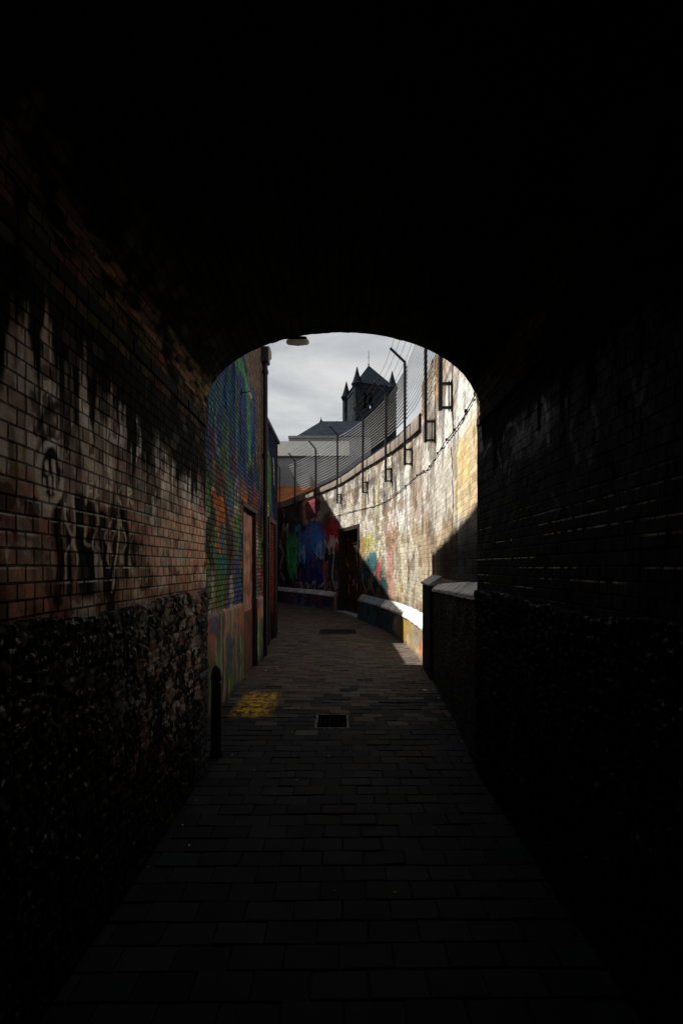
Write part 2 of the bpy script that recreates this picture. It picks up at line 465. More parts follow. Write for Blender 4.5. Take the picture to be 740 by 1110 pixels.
def tunnel_wall(side):
    s = np.concatenate([np.linspace(BACK, .9, 90, endpoint=False), np.arange(.9, EXIT+.003, .0066)])
    s[-1] = EXIT
    z = np.arange(1.40, SPR+.12, .0066)
    S, Z = np.meshgrid(s, z, indexing='ij')
    if side < 0:
        cv = Canvas(S, Z, (.70, .27, .17)); cv.P += .45
        # upper cream coat, lower red brown, orange towards the mouth
        n = fbm(S*2.2, Z*2.2, 3, 4)
        cv.mix(sstep(1.86, 2.02, Z+(n-.5)*.35), (.86, .61, .44), .9)
        n2 = fbm(S*5, Z*3, 23, 4)
        cv.mix(sstep(.50, .62, n2)*.65, (.07, .065, .07), .05)
        n3 = fbm(S*13, Z*2.2, 31, 3)
        cv.mix(sstep(.52, .66, n3)*.55, (.05, .04, .04), .05)
        n4 = fbm(S*4, Z*6, 57, 3)
        cv.mix(sstep(.56, .66, n4)*.6*(1-sstep(1.9, 2.0, Z)), (.28, .12, .07), .2)
        a = tz(200, 580); cv.blob(a[0], a[1], .42, .22, (.74, .30, .10), .9, .35, 5)
        a = tz(176, 600); cv.blob(a[0], a[1], .22, .16, (.74, .42, .28), .8, .35, 6)
        a = tz(207, 532); cv.rect(a[0]-.22, a[0]+.16, a[1]-.10, a[1]+.10, (.60, .60, .62), .9, .03, 4, paint=1)
        a = tz(214, 508); cv.rect(a[0]-.42, a[0]+.20, a[1]-.10, a[1]+.07, (.15, .018, .03), .95, .03, 8)
        a = tz(190, 545); cv.blob(a[0], a[1], .18, .10, (.33, .28, .22), .8, .4, 9)
        a = tz(222, 540); cv.rect(a[0]-.07, EXIT+.1, a[1]-.2, a[1]+.14, (.22, .09, .06), .8, .03, 8)
        a = tz(165, 560); cv.blob(a[0], a[1], .20, .05, (.08, .10, .12), .7, .5, 12)
        a = tz(150, 500); cv.blob(a[0], a[1], .10, .22, (.06, .05, .06), .6, .5, 13)
        lay = sstep(.56, .60, fbm(S*6, Z*6, 71, 5))*(1-sstep(2.1, 2.3, Z))
        cv.mix(lay*.5, (.66, .36, .26), .7)
        lay = sstep(.60, .63, fbm(S*7+9, Z*5, 73, 5))
        cv.mix(lay*.55, (.36, .09, .08), .6)
        lay = sstep(.62, .65, fbm(S*9+3, Z*7, 75, 5))
        cv.mix(lay*.8, (.62, .56, .50), 1.0)
        lay = sstep(.63, .66, fbm(S*11+31, Z*8, 79, 5))
        cv.mix(lay*.7, (.03, .032, .04), .1)
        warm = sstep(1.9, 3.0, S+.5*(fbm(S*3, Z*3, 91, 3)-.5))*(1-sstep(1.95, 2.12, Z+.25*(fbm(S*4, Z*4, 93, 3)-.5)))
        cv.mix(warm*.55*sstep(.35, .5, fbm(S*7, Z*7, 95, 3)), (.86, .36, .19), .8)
        def st(pl, w, col, al=1.0, wob=.02, nn=6):
            cv.stroke(spline([tz(*p) for p in pl], nn), w, col, al*(.96 if max(col) < .1 else 1), .5, wob, paint=(.03 if max(col) < .1 else 1.0))
        ink = (.008, .012, .010); pale = (.62, .42, .32); cream = (.78, .68, .54)
        # big dark tag with pale outlines
        st([(64, 548), (62, 575), (66, 610), (63, 650)], .032, ink)
        st([(73, 560), (75, 600), (76, 640)], .022, ink)
        st([(88, 545), (86, 575), (90, 600), (92, 640)], .045, ink)
        st([(99, 552), (102, 575), (97, 592), (100, 610), (98, 640)], .040, ink)
        st([(112, 560), (113, 600), (116, 640)], .042, ink)
        st([(124, 555), (126, 585), (123, 620), (121, 660)], .045, ink)
        st([(134, 556), (137, 590), (137, 622)], .030, ink)
        st([(144, 585), (145, 610)], .030, ink)
        st([(71, 548), (74, 572), (80, 585), (72, 600), (72, 628)], .0075, pale)
        st([(80, 540), (82, 560), (80, 582), (85, 605), (83, 630)], .0085, pale)
        st([(105, 548), (107, 568), (101, 588), (104, 604), (104, 628)], .0085, pale)
        st([(93, 572), (92, 586), (98, 592)], .0075, pale)
        st([(129, 560), (129, 585), (125, 610), (122, 640)], .0095, pale)
        st([(118, 590), (116, 605), (119, 614)], .0080, pale)
        st([(108, 640), (110, 610), (111, 642)], .0060, pale)
        # mask-like ring
        ring = [(55+13.5*math.cos(t), 512-33*math.sin(t)) for t in np.linspace(.2, 2*math.pi-.2, 20)]
        cv.blob(*tz(55, 505), .075, .135, (.010, .011, .012), .97, .12, 15, paint=.03)
        st([(p[0], p[1]) for p in ring], .017, cream, .95, .02, 3)
        st([(51, 503), (52, 512)], .012, cream)
        st([(59, 502), (60, 514)], .012, cream)
        st([(48, 520), (49, 532)], .010, cream)
        st([(55, 520), (55, 534)], .010, cream)
        st([(61, 518), (60, 533)], .010, cream)
        st([(28, 440), (27, 470), (34, 500)], .015, (.34, .29, .24), .8)
        st([(60, 420), (66, 450), (67, 470)], .020, (.40, .34, .28), .8)
        st([(62, 440), (52, 445), (38, 470)], .012, (.05, .045, .04), .8)
        st([(72, 430), (72, 485)], .018, (.02, .02, .02), .9)
        st([(36, 430), (46, 470)], .022, (.02, .02, .02), .8)
        # small letters F A O K R in a row
        st([(95, 524), (95, 546)], .008, cream); st([(95, 526), (101, 524)], .008, cream); st([(95, 534), (100, 533)], .008, cream)
        st([(103, 543), (107, 521), (110, 543)], .007, cream); st([(104, 536), (109, 536)], .006, cream)
        st([(117, 526), (114, 534), (115, 545), (120, 545), (121, 532), (117, 526)], .008, cream)
        st([(127, 526), (127, 546)], .008, cream); st([(133, 527), (128, 537), (133, 547)], .007, cream)
        st([(139, 528), (139, 547)], .007, cream); st([(139, 528), (144, 533), (139, 538), (145, 547)], .006, cream)
        # chalky marks below and above
        st([(20, 560), (26, 590), (38, 605)], .012, (.30, .16, .12), .6)
        st([(32, 545), (40, 575), (38, 600)], .02, (.02, .02, .02), .6)
        for i in range(26):
            y0 = random.uniform(1.5, 3.6); z0 = random.uniform(1.6, 2.35); l = random.uniform(.05, .2)
            cv.stroke(spline([(y0, z0), (y0+random.uniform(-.06, .06), z0+l*.5), (y0+random.uniform(-.1, .1), z0+l)], 4),
                      random.uniform(.004, .012), random.choice([cream, (.06, .05, .05), (.03, .03, .035), (.30, .24, .2), (.12, .12, .14)]), .75, .5, .03)
        # darker towards the near end
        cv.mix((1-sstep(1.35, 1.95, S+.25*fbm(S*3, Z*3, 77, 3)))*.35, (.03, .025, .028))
        # soot from above with long runs
        n5 = fbm(S*17, Z*.8, 41, 3)
        n6 = fbm(S*45, Z*1.6, 47, 3); n7 = fbm(S*20, Z*20, 49, 4)
        edge = 2.44 - .30*sstep(.40, .80, n5) - .22*(n6-.5) - .20*(n7-.5) - .35*(fbm(S*1.6, Z*0, 43, 2)-.5)
        cv.mix(sstep(-.09, .07, Z-edge)*.975, (.010, .011, .012))
        thin = sstep(.55, .66, fbm(S*38, Z*1.1, 59, 3))*sstep(1.9, 2.25, Z+.3*(fbm(S*4, Z*0, 61, 2)-.5))
        cv.mix(thin*.85, (.012, .012, .012), .03)
        # per-brick bareness where paint has let go
        hb = _h(np.floor(Z/.059), np.floor((S + (np.floor(Z/.059) % 2)*.044)/.088), 15)
        cv.mix((hb > .86)*.55*sstep(.45, .6, fbm(S*2, Z*2, 81, 2)), (.10, .05, .04), .2)
        # bare reddish band of brick above the soot line
        bandn = fbm(S*7, Z*5, 91, 3)
        cv.mix(sstep(2.70, 2.74, Z)*sstep(.40, .58, bandn)*(1-sstep(2.98, 3.0, Z)), (.16, .085, .065))
        cv.mix(sstep(2.70, 2.74, Z)*sstep(.5, .66, fbm(S*9, Z*3, 95, 3)), (.10, .10, .045))
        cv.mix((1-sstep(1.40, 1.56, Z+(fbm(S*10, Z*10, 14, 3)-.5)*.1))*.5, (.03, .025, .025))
    else:
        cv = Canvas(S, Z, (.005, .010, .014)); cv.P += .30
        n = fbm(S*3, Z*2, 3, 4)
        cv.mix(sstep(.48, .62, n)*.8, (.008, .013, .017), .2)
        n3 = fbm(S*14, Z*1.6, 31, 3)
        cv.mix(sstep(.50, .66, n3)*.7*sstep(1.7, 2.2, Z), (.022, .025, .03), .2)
        def st(pl, w, col, al=1.0, wob=.02, nn=6):
            cv.stroke(spline([tz(*p) for p in pl], nn), w, col, al, .5, wob)
        g = (.32, .36, .42); g2 = (.17, .20, .25)
        cv.blob(*tz(575, 470), .30, .10, (.08, .095, .12), .8, .5, 12)
        st([(573, 470), (579, 447), (586, 430), (592, 447), (594, 480)], .018, g, .9)
        st([(580, 470), (588, 452)], .016, g, .8)
        st([(545, 478), (549, 464), (557, 460), (564, 474), (568, 450)], .014, g2, .9)
        st([(558, 490), (566, 468), (574, 478)], .014, g2)
        st([(524, 495), (530, 482), (538, 488), (542, 505)], .010, g2)
        st([(568, 450), (566, 470), (574, 490)], .018, g, .6)
        st([(622, 450), (618, 470), (625, 500)], .018, g2, .5)
        st([(640, 440), (648, 470), (640, 500)], .015, g2, .5)
        st([(684, 400), (690, 440), (700, 400)], .016, g2, .5)
        for i in range(14):
            y0 = random.uniform(1.3, 3.5); z0 = random.uniform(1.75, 2.5); l = random.uniform(.05, .22)
            cv.stroke(spline([(y0, z0), (y0+random.uniform(-.06, .06), z0+l*.5), (y0+random.uniform(-.1, .1), z0+l)], 4),
                      random.uniform(.006, .016), random.choice([g2, (.05, .055, .07), (.008, .01, .012)]), .6, .5, .03)
        n5 = fbm(S*15, Z*.8, 45, 3)
        edge = 2.60 - .25*sstep(.42, .72, n5)
        cv.mix(sstep(-.04, .04, Z-edge)*.95, (.009, .009, .010))
        cv.mix(sstep(2.84, 2.86, Z)*.9*sstep(2.0, 3.2, S+fbm(S*6, Z*6, 5, 3)*.6), (.17, .125, .095))  # reflected light on this band, painted paler towards the mouth
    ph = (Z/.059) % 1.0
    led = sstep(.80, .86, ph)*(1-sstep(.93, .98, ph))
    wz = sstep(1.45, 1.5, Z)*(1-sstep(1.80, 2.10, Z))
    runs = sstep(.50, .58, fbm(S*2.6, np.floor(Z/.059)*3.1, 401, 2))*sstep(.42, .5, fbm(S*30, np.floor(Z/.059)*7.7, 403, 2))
    cv.mix(led*wz*runs*.9, (.75, .72, .70), 1.0)  # glints along the brick ledges painted as pale dashes
    cv.mottle(.35, 22, 66)
    X = np.full(S.shape, side*HW) + side*(-1)*0.006*(fbm(S*5, Z*5, 19, 3)-.5)*2
    # each brick sits a little in or out
    row = np.floor(Z/.059); colm = np.floor((S + (row % 2)*.044)/.088)
    X = X - side*.0035*(_h(row, colm, 5)-.5)*sstep(.8, 1.0, S)
    XYZ = np.stack([X, S, Z], -1) - toff
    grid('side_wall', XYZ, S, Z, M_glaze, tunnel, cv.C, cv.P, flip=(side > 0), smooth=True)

def tunnel_dado(side):
    s = np.concatenate([np.linspace(BACK, .9, 60, endpoint=False), np.arange(.9, EXIT+.003, .0075)])
    s[-1] = EXIT
    z = np.concatenate([[-.02], np.arange(0.0, 1.49, .0075)])
    S, Z = np.meshgrid(s, z, indexing='ij')
    cv = Canvas(S, Z, (.0035, .004, .005))
    d1, d2, idn = cells(S*7.5, Z*13, 3)
    gap = sstep(.0, .16, d2-d1)
    d1b, d2b, idb = cells(S*24+5, Z*24, 8)
    if side < 0:
        cv.mix(sstep(.6, .8, idn)*.5*sstep(2.0, 3.4, S), (.035, .03, .03))
        # pinkish highlights from the lane painted on, mostly towards the mouth
        w = sstep(1.8, 3.3, S)*sstep(.25, .9, Z)
        cv.mix(sstep(.60, .76, fbm(S*12, Z*12, 21, 3)+.10*w)*w, (.33, .20, .16))
        cv.mix(sstep(.66, .72, fbm(S*16, Z*16, 27, 3)+.06*w)*w, (.40, .36, .36))
        cv.mix(sstep(.74, .80, idb+.04*w)*.5*sstep(.7, 1.3, Z), (.13, .12, .13))
        cv.mix(sstep(3.46, 3.52, S)*.8, (.03, .035, .05))
    else:
        cv.mix(sstep(.84, .9, idb)*.45*sstep(.5, 1.2, Z), (.08, .08, .085))
    rowf = (Z + .016*(fbm(S*4, Z*4, 29, 3)-.5)*2)/.075
    course = sstep(.0, .22, np.abs((rowf % 1)-.5)*-1+.5)
    jx = np.abs(((S + (np.floor(rowf) % 2)*.1)/.2) % 1 - .5)
    course = course*(1-sstep(.44, .48, jx))
    worn = sstep(.40, .60, fbm(S*3, Z*3, 39, 3))
    relief = .008*course*(1-.6*worn) + worn*(.010*gap*(.4+idn)) + .005*(1-sstep(.1, .5, d1b)) + .020*(fbm(S*5, Z*5, 9, 3)-.5)
    top = 1.455 + .035*(fbm(S*5, Z*0, 61, 3)-.5)*2
    out = (0.012 + relief*.9) * (1-sstep(-.014, .004, Z-top))
    out = np.where(Z < .02, .008, out)
    out = out*(1 - sstep(EXIT-.012, EXIT, S)*.4)
    X = side*(HW - out + .012*sstep(-.01, .01, Z-top)*1.0)
    XYZ = np.stack([X, S, Z], -1) - toff
    grid('dado', XYZ, S, Z, M_dado, tunnel, cv.C, None, flip=(side > 0))

def tunnel_vault():
    a = np.linspace(0, math.pi, 150)
    s = np.concatenate([np.linspace(BACK, 0, 40, endpoint=False), np.linspace(0, EXIT, 190)])
    A, S = np.meshgrid(a, s, indexing='ij')
    arc = A*1.02
    cv = Canvas(S, arc, (.006, .0055, .005))
    n = fbm(S*8, arc*5, 13, 4)
    low = np.minimum(arc, 3.2-arc)
    cv.mix(sstep(.50, .62, n)*(1-sstep(.1, .75, low)), (.10, .075, .055))
    cv.mix(sstep(.55, .68, fbm(S*6, arc*6, 17, 3))*(1-sstep(.15, .8, low)), (.06, .06, .028))
    lft = sstep(2.86, 3.02, arc)
    cv.mix(lft*sstep(.8, 2.6, S)*sstep(.44, .60, fbm(S*6, arc*9, 63, 3)), (.26, .14, .12)); cv.mix(lft*sstep(2.9, 3.6, S)*sstep(.44, .6, fbm(S*9, arc*9, 65, 3)), (.26, .21, .09))
    rgt = (1-sstep(.16, .34, arc))      # right-hand springing, reflected light near the mouth painted in
    cv.mix(rgt*sstep(2.2, 3.1, S+fbm(S*7, arc*7, 5, 3)*.5), (.20, .145, .105))
    lumps = .012*(fbm(S*9, arc*9, 3, 3)-.5)*2
    bricks = .006*(_h(np.floor(arc/.07), np.floor(S/.2), 4)-.5)*2
    r = 1 + lumps + bricks
    X = HW*np.cos(A)*r
    Zz = SPR+.10 + (RISE-.10)*np.sin(A)*r
    XYZ = np.stack([X, S, Zz], -1)
    XYZ[:, -1, 1] += .012*(_h(np.floor(arc[:, -1]/.07), np.zeros(len(a)), 8)-.5)
    grid('vault', XYZ-toff, S, arc, M_vault, tunnel, cv.C, None, flip=True)

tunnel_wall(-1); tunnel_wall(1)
tunnel_dado(-1); tunnel_dado(1)
tunnel_vault()
for side in (-1, 1):
    mb = MB()
    for k in range(46):          # corbelled course of bricks just below the springing
        y0 = EXIT - .004 - (k+1)*.215
        if y0 < BACK+2: break
        xx = side*(HW+.02); xi = side*(HW-.012+random.uniform(-.003, .003))
        mb.box(min(xx, xi), max(xx, xi), y0-EXIT, y0+.207-EXIT, SPR-.062+random.uniform(-.002, .002), SPR+.004+random.uniform(-.002, .002))
    mb.build('string_course', plain('sooty brick course', (.012, .010, .009), .9, .5, 9, 0, .8, .01), tunnel, bevel=.004)

# outer face of the bridge, with its arch ring, and the solid above and beside the bore
mb = MB()
na = 28
pts = [(HW*math.cos(math.pi*k/na), SPR+.10+(RISE-.10)*math.sin(math.pi*k/na)) for k in range(na+1)]
TOP = 5.6
for (y, ) in ((EXIT+.001,),):
    vs = []; fs = []
    for (x, z) in pts:
        vs.append((x, y-EXIT, z)); vs.append((x, y-EXIT, TOP))
    for k in range(na):
        fs.append((2*k, 2*k+2, 2*k+3, 2*k+1))
    mb.add(vs, fs)
mb.add([(-HW, .001, -.05), (-2.6, .001, -.05), (-2.6, .001, TOP), (-HW, .001, TOP)], [(0, 1, 2, 3)])
mb.add([(HW, .001, -.05), (2.6, .001, -.05), (2.6, .001, TOP), (HW, .001, TOP)], [(0, 1, 2, 3)])
M_face = plain('railway bridge brick', (.12, .08, .06), .8, .4, 5, 0, .8, .02)
mb.build('portal_face', M_face, tunnel)
mb = MB()
mb.box(-2.6, 2.6, BACK-EXIT-.3, -.002, SPR+RISE+.15, TOP)
mb.box(-2.6, -HW-.12, BACK-EXIT-.3, -.002, -.1, SPR+RISE+.148)
mb.box(HW+.12, 2.6, BACK-EXIT-.3, -.002, -.1, SPR+RISE+.148)
mb.box(-HW-.118, HW+.118, BACK-EXIT-.3, BACK-EXIT, -.1, SPR+RISE+.146)  # added end wall, keeps light out of the unseen rear of the bore
mb.build('bridge_mass', M_face, tunnel)

# ================================================================== RIGHT-HAND LANE WALL (curving away to the left)
base_pts = [(1.10, 3.69), (1.20, 4.9), (1.31, 6.5), (1.38, 8.0), (1.31, 10.2), (1.03, 12.1), (.45, 14.5), (-.22, 16.6), (-1.05, 18.3), (-2.23, 20.0), (-3.4, 21.8), (-5.4, 24.2), (-8.0, 26.6)]
poly = np.array(spline(base_pts, 24))
seg = np.hypot(*(poly[1:]-poly[:-1]).T)
arcl = np.concatenate([[0], np.cumsum(seg)])
tang = np.gradient(poly, arcl, axis=0)
tang /= np.linalg.norm(tang, axis=1)[:, None]
norm = np.stack([tang[:, 1], -tang[:, 0]], -1)          # points away from the lane (to the right)
def wp(s, off=0.0):
    """point on the wall line at arc length s, off metres behind the plinth face"""
    x = np.interp(s, arcl, poly[:, 0]) + off*np.interp(s, arcl, norm[:, 0])
    y = np.interp(s, arcl, poly[:, 1]) + off*np.interp(s, arcl, norm[:, 1])
    return x, y
UP = .13
def rise(s_):
    return np.interp(s_, [4.9, 6.4, 8.3, 10.5, 14.5, 17.5, 25.0], [0.0, .19, .32, .42, .36, .12, .06])
_ps = np.linspace(0, arcl[-1], 3000)
_px, _py = wp(_ps, UP)
_ratio = 370 + F*_px/_py
def ws(px, py, off=UP):                       # photo point on the lane wall -> (s, z)
    s = float(np.interp(-px, -_ratio, _ps))
    return (s, z_at(py, float(wp(s, off)[1])))
def s_of(px): return ws(px, 614)[0]
S_PIER0, S_PIER1 = 2.92, 3.85
S_TALL = s_of(456.5)
D0, D1 = s_of(389.5), s_of(367.5)              # gateway
DTOP = 3.02
WTOP = 4.27
lane = thing('lane_wall', 'long curving graffiti covered brick wall on the right, sunlit, with plinth and coping', 'wall', (1.2, 3.8, 0))
loff = np.array([1.2, 3.8, 0])

s = np.concatenate([np.arange(0, 5, .0105), np.arange(5, 10, .0165), np.arange(10, arcl[-1], .024)])
# make column boundaries exact at the gateway and the end of the tall part
for v in (D0, D1, S_TALL):
    s[np.argmin(abs(s-v))] = v
zz = np.concatenate([np.arange(0, 1.0, .025), np.arange(1.0, 5.06, .0165)])
zz[np.argmin(abs(zz-DTOP))] = DTOP; zz[np.argmin(abs(zz-WTOP))] = WTOP
S, Z = np.meshgrid(s, zz, indexing='ij')
WARP = 1.0
cv = Canvas(S, Z, (.34, .27, .19)); cv.P += .3
n = fbm(S*1.3, Z*1.3, 2, 4)
cv.mix(sstep(.45, .6, n)*.7, (.42, .36, .27))
cv.mix(sstep(.54, .66, fbm(S*5, Z*.9, 12, 3))*.5, (.20, .16, .13))
def bl(px, py, rs, rz, col, a=.9, rag=.35, sd=1, **k): cv.blob(*ws(px, py), rs, rz, col, a, rag, sd, **k)
def st(pl, w, col, a=.9, wob=.05, nn=6): cv.stroke(spline([ws(*p) for p in pl], nn), w, col, a, .4, wob)
def rc(x0, x1, y0, y1, col, a=.9, rag=.06, sd=1):
    s0 = s_of(x1); s1 = s_of(x0); Ym = float(wp((s0+s1)/2, UP)[1])
    cv.rect(min(s0, s1), max(s0, s1), z_at(y1, Ym), z_at(y0, Ym), col, a, rag, sd, .04)
white = (.66, .67, .66); offw = (.54, .53, .49)
# whitewashed upper part
cv.mix(sstep(.46, .52, fbm(S*.9, Z*1.1, 401, 5))*.8*(1-sstep(12, 14, S)), (.50, .50, .47), .5)
cv.mix(sstep(2.5, 2.9, Z+(fbm(S*1.6, Z*1.6, 44, 4)-.5)*1.5)*.85*(1-sstep(14, 17, S)), offw, .5)
rc(478, 520, 415, 470, white, .9, .12, 3); rc(466, 486, 440, 500, white, .85, .10, 4)
bl(505, 420, .5, .6, white, .8, .5, 5)
rc(470, 476, 385, 440, (.30, .16, .08), .8, .1, 6)
rc(476, 492, 375, 405, (.34, .25, .20), .75, .2, 9)
rc(457, 462, 410, 455, (.34, .20, .10), .9, .06, 8)
st([(497, 395), (494, 425), (488, 440)], .07, (.30, .20, .15), .7, .2)
rc(492, 520, 465, 560, (.60, .47, .27), .75, .15, 6)
rc(498, 508, 480, 520, (.66, .46, .18), .6, .2, 7)
st([(488.5, 478), (490, 520), (490, 580)], .035, (.05, .035, .03), .95, .06)
st([(486.5, 470), (486.5, 500)], .03, (.25, .2, .18), .6, .1)
st([(475, 505), (471, 520), (468, 540)], .012, (.06, .05, .05), .8, .05)
rc(448, 458, 485, 560, (.30, .20, .16), .55, .15, 8)
rc(443, 449, 500, 560, (.36, .30, .24), .5, .12, 9)
rc(430, 443, 505, 600, white, .55, .2, 10)
rc(417, 427, 553, 645, (.40, .15, .14), .5, .25, 11)
rc(405, 414, 520, 620, (.46, .47, .30), .6, .15, 12)
rc(429, 440, 575, 650, (.45, .40, .24), .5, .15, 13)
rc(440, 458, 580, 650, (.40, .37, .27), .6, .2, 14)
st([(440, 600), (443, 618), (447, 632)], .035, (.12, .10, .08), .7, .1)
bl(397, 590, .7, .30, (.38, .38, .12), .9, .4, 15); bl(393, 598, .25, .5, (.30, .16, .04), .8, .4, 16)
bl(401, 628, 1.5, .62, (.010, .045, .055), .97, .35, 17, freq=3); bl(412, 640, .7, .42, (.012, .04, .04), .95, .4, 18, freq=3); bl(399, 640, 1.6, .3, (.008, .02, .03), .9, .3, 21, freq=3)
bl(404, 606, .35, .25, (.02, .13, .16), .9, .4, 19); bl(410, 615, .18, .3, (.42, .05, .04), .85, .4, 20)
bl(393, 640, .3, .4, (.08, .02, .03), .9, .4, 18)
st([(392, 610), (393, 628), (396, 640)], .03, (.3, .32, .36), .8, .1)
st([(402, 620), (404, 640), (409, 650)], .03, (.25, .3, .4), .6, .1)
rc(412, 440, 520, 575, white, .5, .25, 30)
# upper strip with dark stripes of peeling paint
for x in (343.5, 353, 362, 371, 384, 395, 404, 414, 427):
    rc(x, x+random.uniform(2, 4.5), 515, random.uniform(545, 562), (.10, .10, .11), .8, .12, int(x))
for k in range(4):
    rc(377, 384, 530+k*6, 532.5+k*6, (.5, .4, .22), .8, .02, 50+k)
rc(341, 372, 545, 566, offw, .5, .3, 31)
# the far mural: navy ground with blue figure, green, red
cv.mix(sstep(D1-.1, D1+.05, S)*(1-sstep(3.35, 3.6, Z+(fbm(S*1.5, Z*1.5, 71, 3)-.5)*.5)), (.012, .022, .055), .8)
sF = s_of(330)
cv.mix(sstep(sF-.4, sF+.3, S+(fbm(S*1, Z*1, 73, 3)-.5))*.95, (.010, .016, .035), .8)
bl(338, 588, 1.25, .55, (.05, .22, .80), .95, .35, 32, freq=2); bl(341, 572, .7, .28, (.05, .16, .60), .9, .3, 33, freq=2)
bl(331, 596, .5, .7, (.04, .12, .48), .9, .35, 34, freq=2); bl(349, 584, .35, .6, (.07, .18, .60), .85, .35, 35, freq=2)
bl(340, 622, 1.0, .75, (.010, .03, .20), .9, .3, 36, freq=2)
bl(316, 602, .55, .85, (.04, .40, .07), .95, .35, 37, freq=2); bl(320, 590, .3, .4, (.06, .32, .06), .8, .35, 38, freq=2)
bl(306, 600, .45, 1.0, (.04, .05, .055), .8, .4, 39, freq=3)
bl(361, 580, .6, .7, (.50, .03, .035), .95, .4, 40, freq=3); bl(354, 570, .35, .5, (.24, .02, .03), .85, .4, 41, freq=3)
bl(360, 612, .5, .6, (.02, .035, .03), .9, .4, 42, freq=3)
rc(331, 344, 543, 562, (.30, .012, .035), .97, .05, 43)
st([(329, 566), (331, 543), (346, 539)], .07, (.55, .35, .28), .9, .03)
pw = (.62, .64, .72)
st([(352, 586), (355, 592), (358, 585), (361, 594), (364, 584), (367, 590)], .05, pw, .85)
st([(341, 598), (349, 606), (353, 590)], .035, pw, .6)
st([(362, 600), (360, 625), (363, 640)], .045, pw, .7); st([(351, 600), (352, 640)], .03, pw, .5)
st([(302, 560), (305, 545), (308, 560)], .06, pw, .6); st([(303, 590), (307, 600), (304, 615), (308, 628)], .06, pw, .6)
st([(311, 585), (313, 610)], .05, pw, .4); st([(322, 545), (316, 556), (322, 566)], .05, (.06, .12, .25), .7)
for (x, y, w_, h_, c_) in ((309, 575, 5, 14, (.5, .55, .6)), (318, 618, 6, 16, (.1, .5, .15)), (327, 600, 5, 20, (.2, .5, .9)), (336, 606, 6, 18, (.05, .1, .5)), (345, 596, 5, 18, (.3, .6, .95)), (352, 618, 5, 18, (.5, .06, .08)), (359, 590, 4, 18, (.8, .75, .8)), (322, 575, 5, 10, (.08, .3, .7)), (338, 560, 6, 12, (.02, .04, .15))):
    st([(x-w_/2, y+h_/2), (x-w_/2+1, y-h_/2), (x, y), (x+w_/2, y-h_/2), (x+w_/2, y+h_/2)], .055, c_, .8, .08, 4)
    st([(x-w_/2-.6, y+h_/2), (x-w_/2+.4, y-h_/2), (x-.6, y)], .018, (.01, .01, .015), .9, .05, 4)
for i in range(40):
    x = random.uniform(322, 366); y = random.uniform(630, 643)
    st([(x, y), (x+random.uniform(-2, 2), y-random.uniform(-4, 6)), (x+random.uniform(-3, 3), y+random.uniform(-3, 3))],
       .035, random.choice([(.5, .12, .15), (.5, .45, .5), (.4, .30, .12), (.18, .22, .5), (.45, .4, .42)]), .85, .05, 3)
for i in range(46):
    x = random.uniform(303, 366); y = random.uniform(572, 636)
    st([(x, y), (x+random.uniform(-2, 2), y-random.uniform(2, 9)), (x+random.uniform(-3, 3), y-random.uniform(-5, 5))],
       random.uniform(.015, .04), random.choice([(.3, .32, .4), (.02, .2, .25), (.3, .05, .05), (.03, .03, .05), (.10, .14, .4)]), .7, .06, 3)
# stains: runs from the coping, damp above the plinth
cv.streaks((.08, .06, .05), 4.25, .9, .6, 51, 4)
cv.streaks((.10, .08, .06), 5.05, .6, .6, 53, 5)
cv.mix((1-sstep(.7, 1.05, Z+(fbm(S*3, Z*3, 64, 3)-.5)*.3))*.45, (.10, .08, .06))
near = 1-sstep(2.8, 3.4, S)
cv.mix(near*(1-sstep(1.75, 2.15, Z+(fbm(S*2, Z*2, 74, 3)-.5)*.4))*.8, (.035, .035, .038))  # cast shadow over the near stretch painted into the wall colour
# paint worn back to the brick in flakes
fl = sstep(.60, .64, fbm(S*3.5, Z*3.5, 301, 5))
cv.mix(fl*.75*(1-near)*(1-.75*sstep(D1-.5, D1+.5, S)), (.22, .16, .11))
cv.mix(sstep(.60, .66, fbm(S*4, Z*1.2, 307, 5))*.45*(1-.6*sstep(D1-.5, D1+.5, S)), (.05, .045, .045))
cv.mottle(.25, 5, 66); cv.mottle(.12, 30, 67)
off = UP + .010*(fbm(S*3, Z*3, 6, 3)-.5)*2 + .006*(fbm(S*14, Z*14, 8, 2)-.5)*2
# shallow buttress step where the dark stain runs
bx, by = wp(S, off)
XYZ = np.stack([bx, by, Z], -1) - loff
Sc = (S[:-1, :-1]+S[1:, 1:])/2; Zc = (Z[:-1, :-1]+Z[1:, 1:])/2
keep = ~((Sc > D0) & (Sc < D1) & (Zc < DTOP)) & ~((Sc > S_TALL) & (Zc > WTOP+rise(Sc)+.03))
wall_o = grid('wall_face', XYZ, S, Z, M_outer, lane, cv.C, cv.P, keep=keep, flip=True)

# backs, tops and ends so that the wall is a solid from any side
def ribbon(mb, s0, s1, o0, o1, z0, z1, ds=.15, z1b=None, off3=loff, rz=False):
    """closed curved bar between offsets o0 (lane side) and o1, z0..z1 (z1b: top height at o1)"""
    z1b = z1 if z1b is None else z1b
    n = max(2, int((s1-s0)/ds)+1)
    ss = np.linspace(s0, s1, n)
    vs = []
    for v in ss:
        a = wp(v, o0); b = wp(v, o1)
        e = float(rise(v)) if rz else 0.0
        vs += [(a[0]-off3[0], a[1]-off3[1], z0), (b[0]-off3[0], b[1]-off3[1], z0), (b[0]-off3[0], b[1]-off3[1], z1b+e), (a[0]-off3[0], a[1]-off3[1], z1+e)]
    fs = []
    for i in range(n-1):
        for k in range(4):
            k2 = (k+1) % 4
            fs.append((4*i+k, 4*i+k2, 4*i+4+k2, 4*i+4+k))
    fs.append((0, 1, 2, 3)); fs.append((4*n-1, 4*n-2, 4*n-3, 4*n-4))
    mb.add(vs, fs)
    return mb
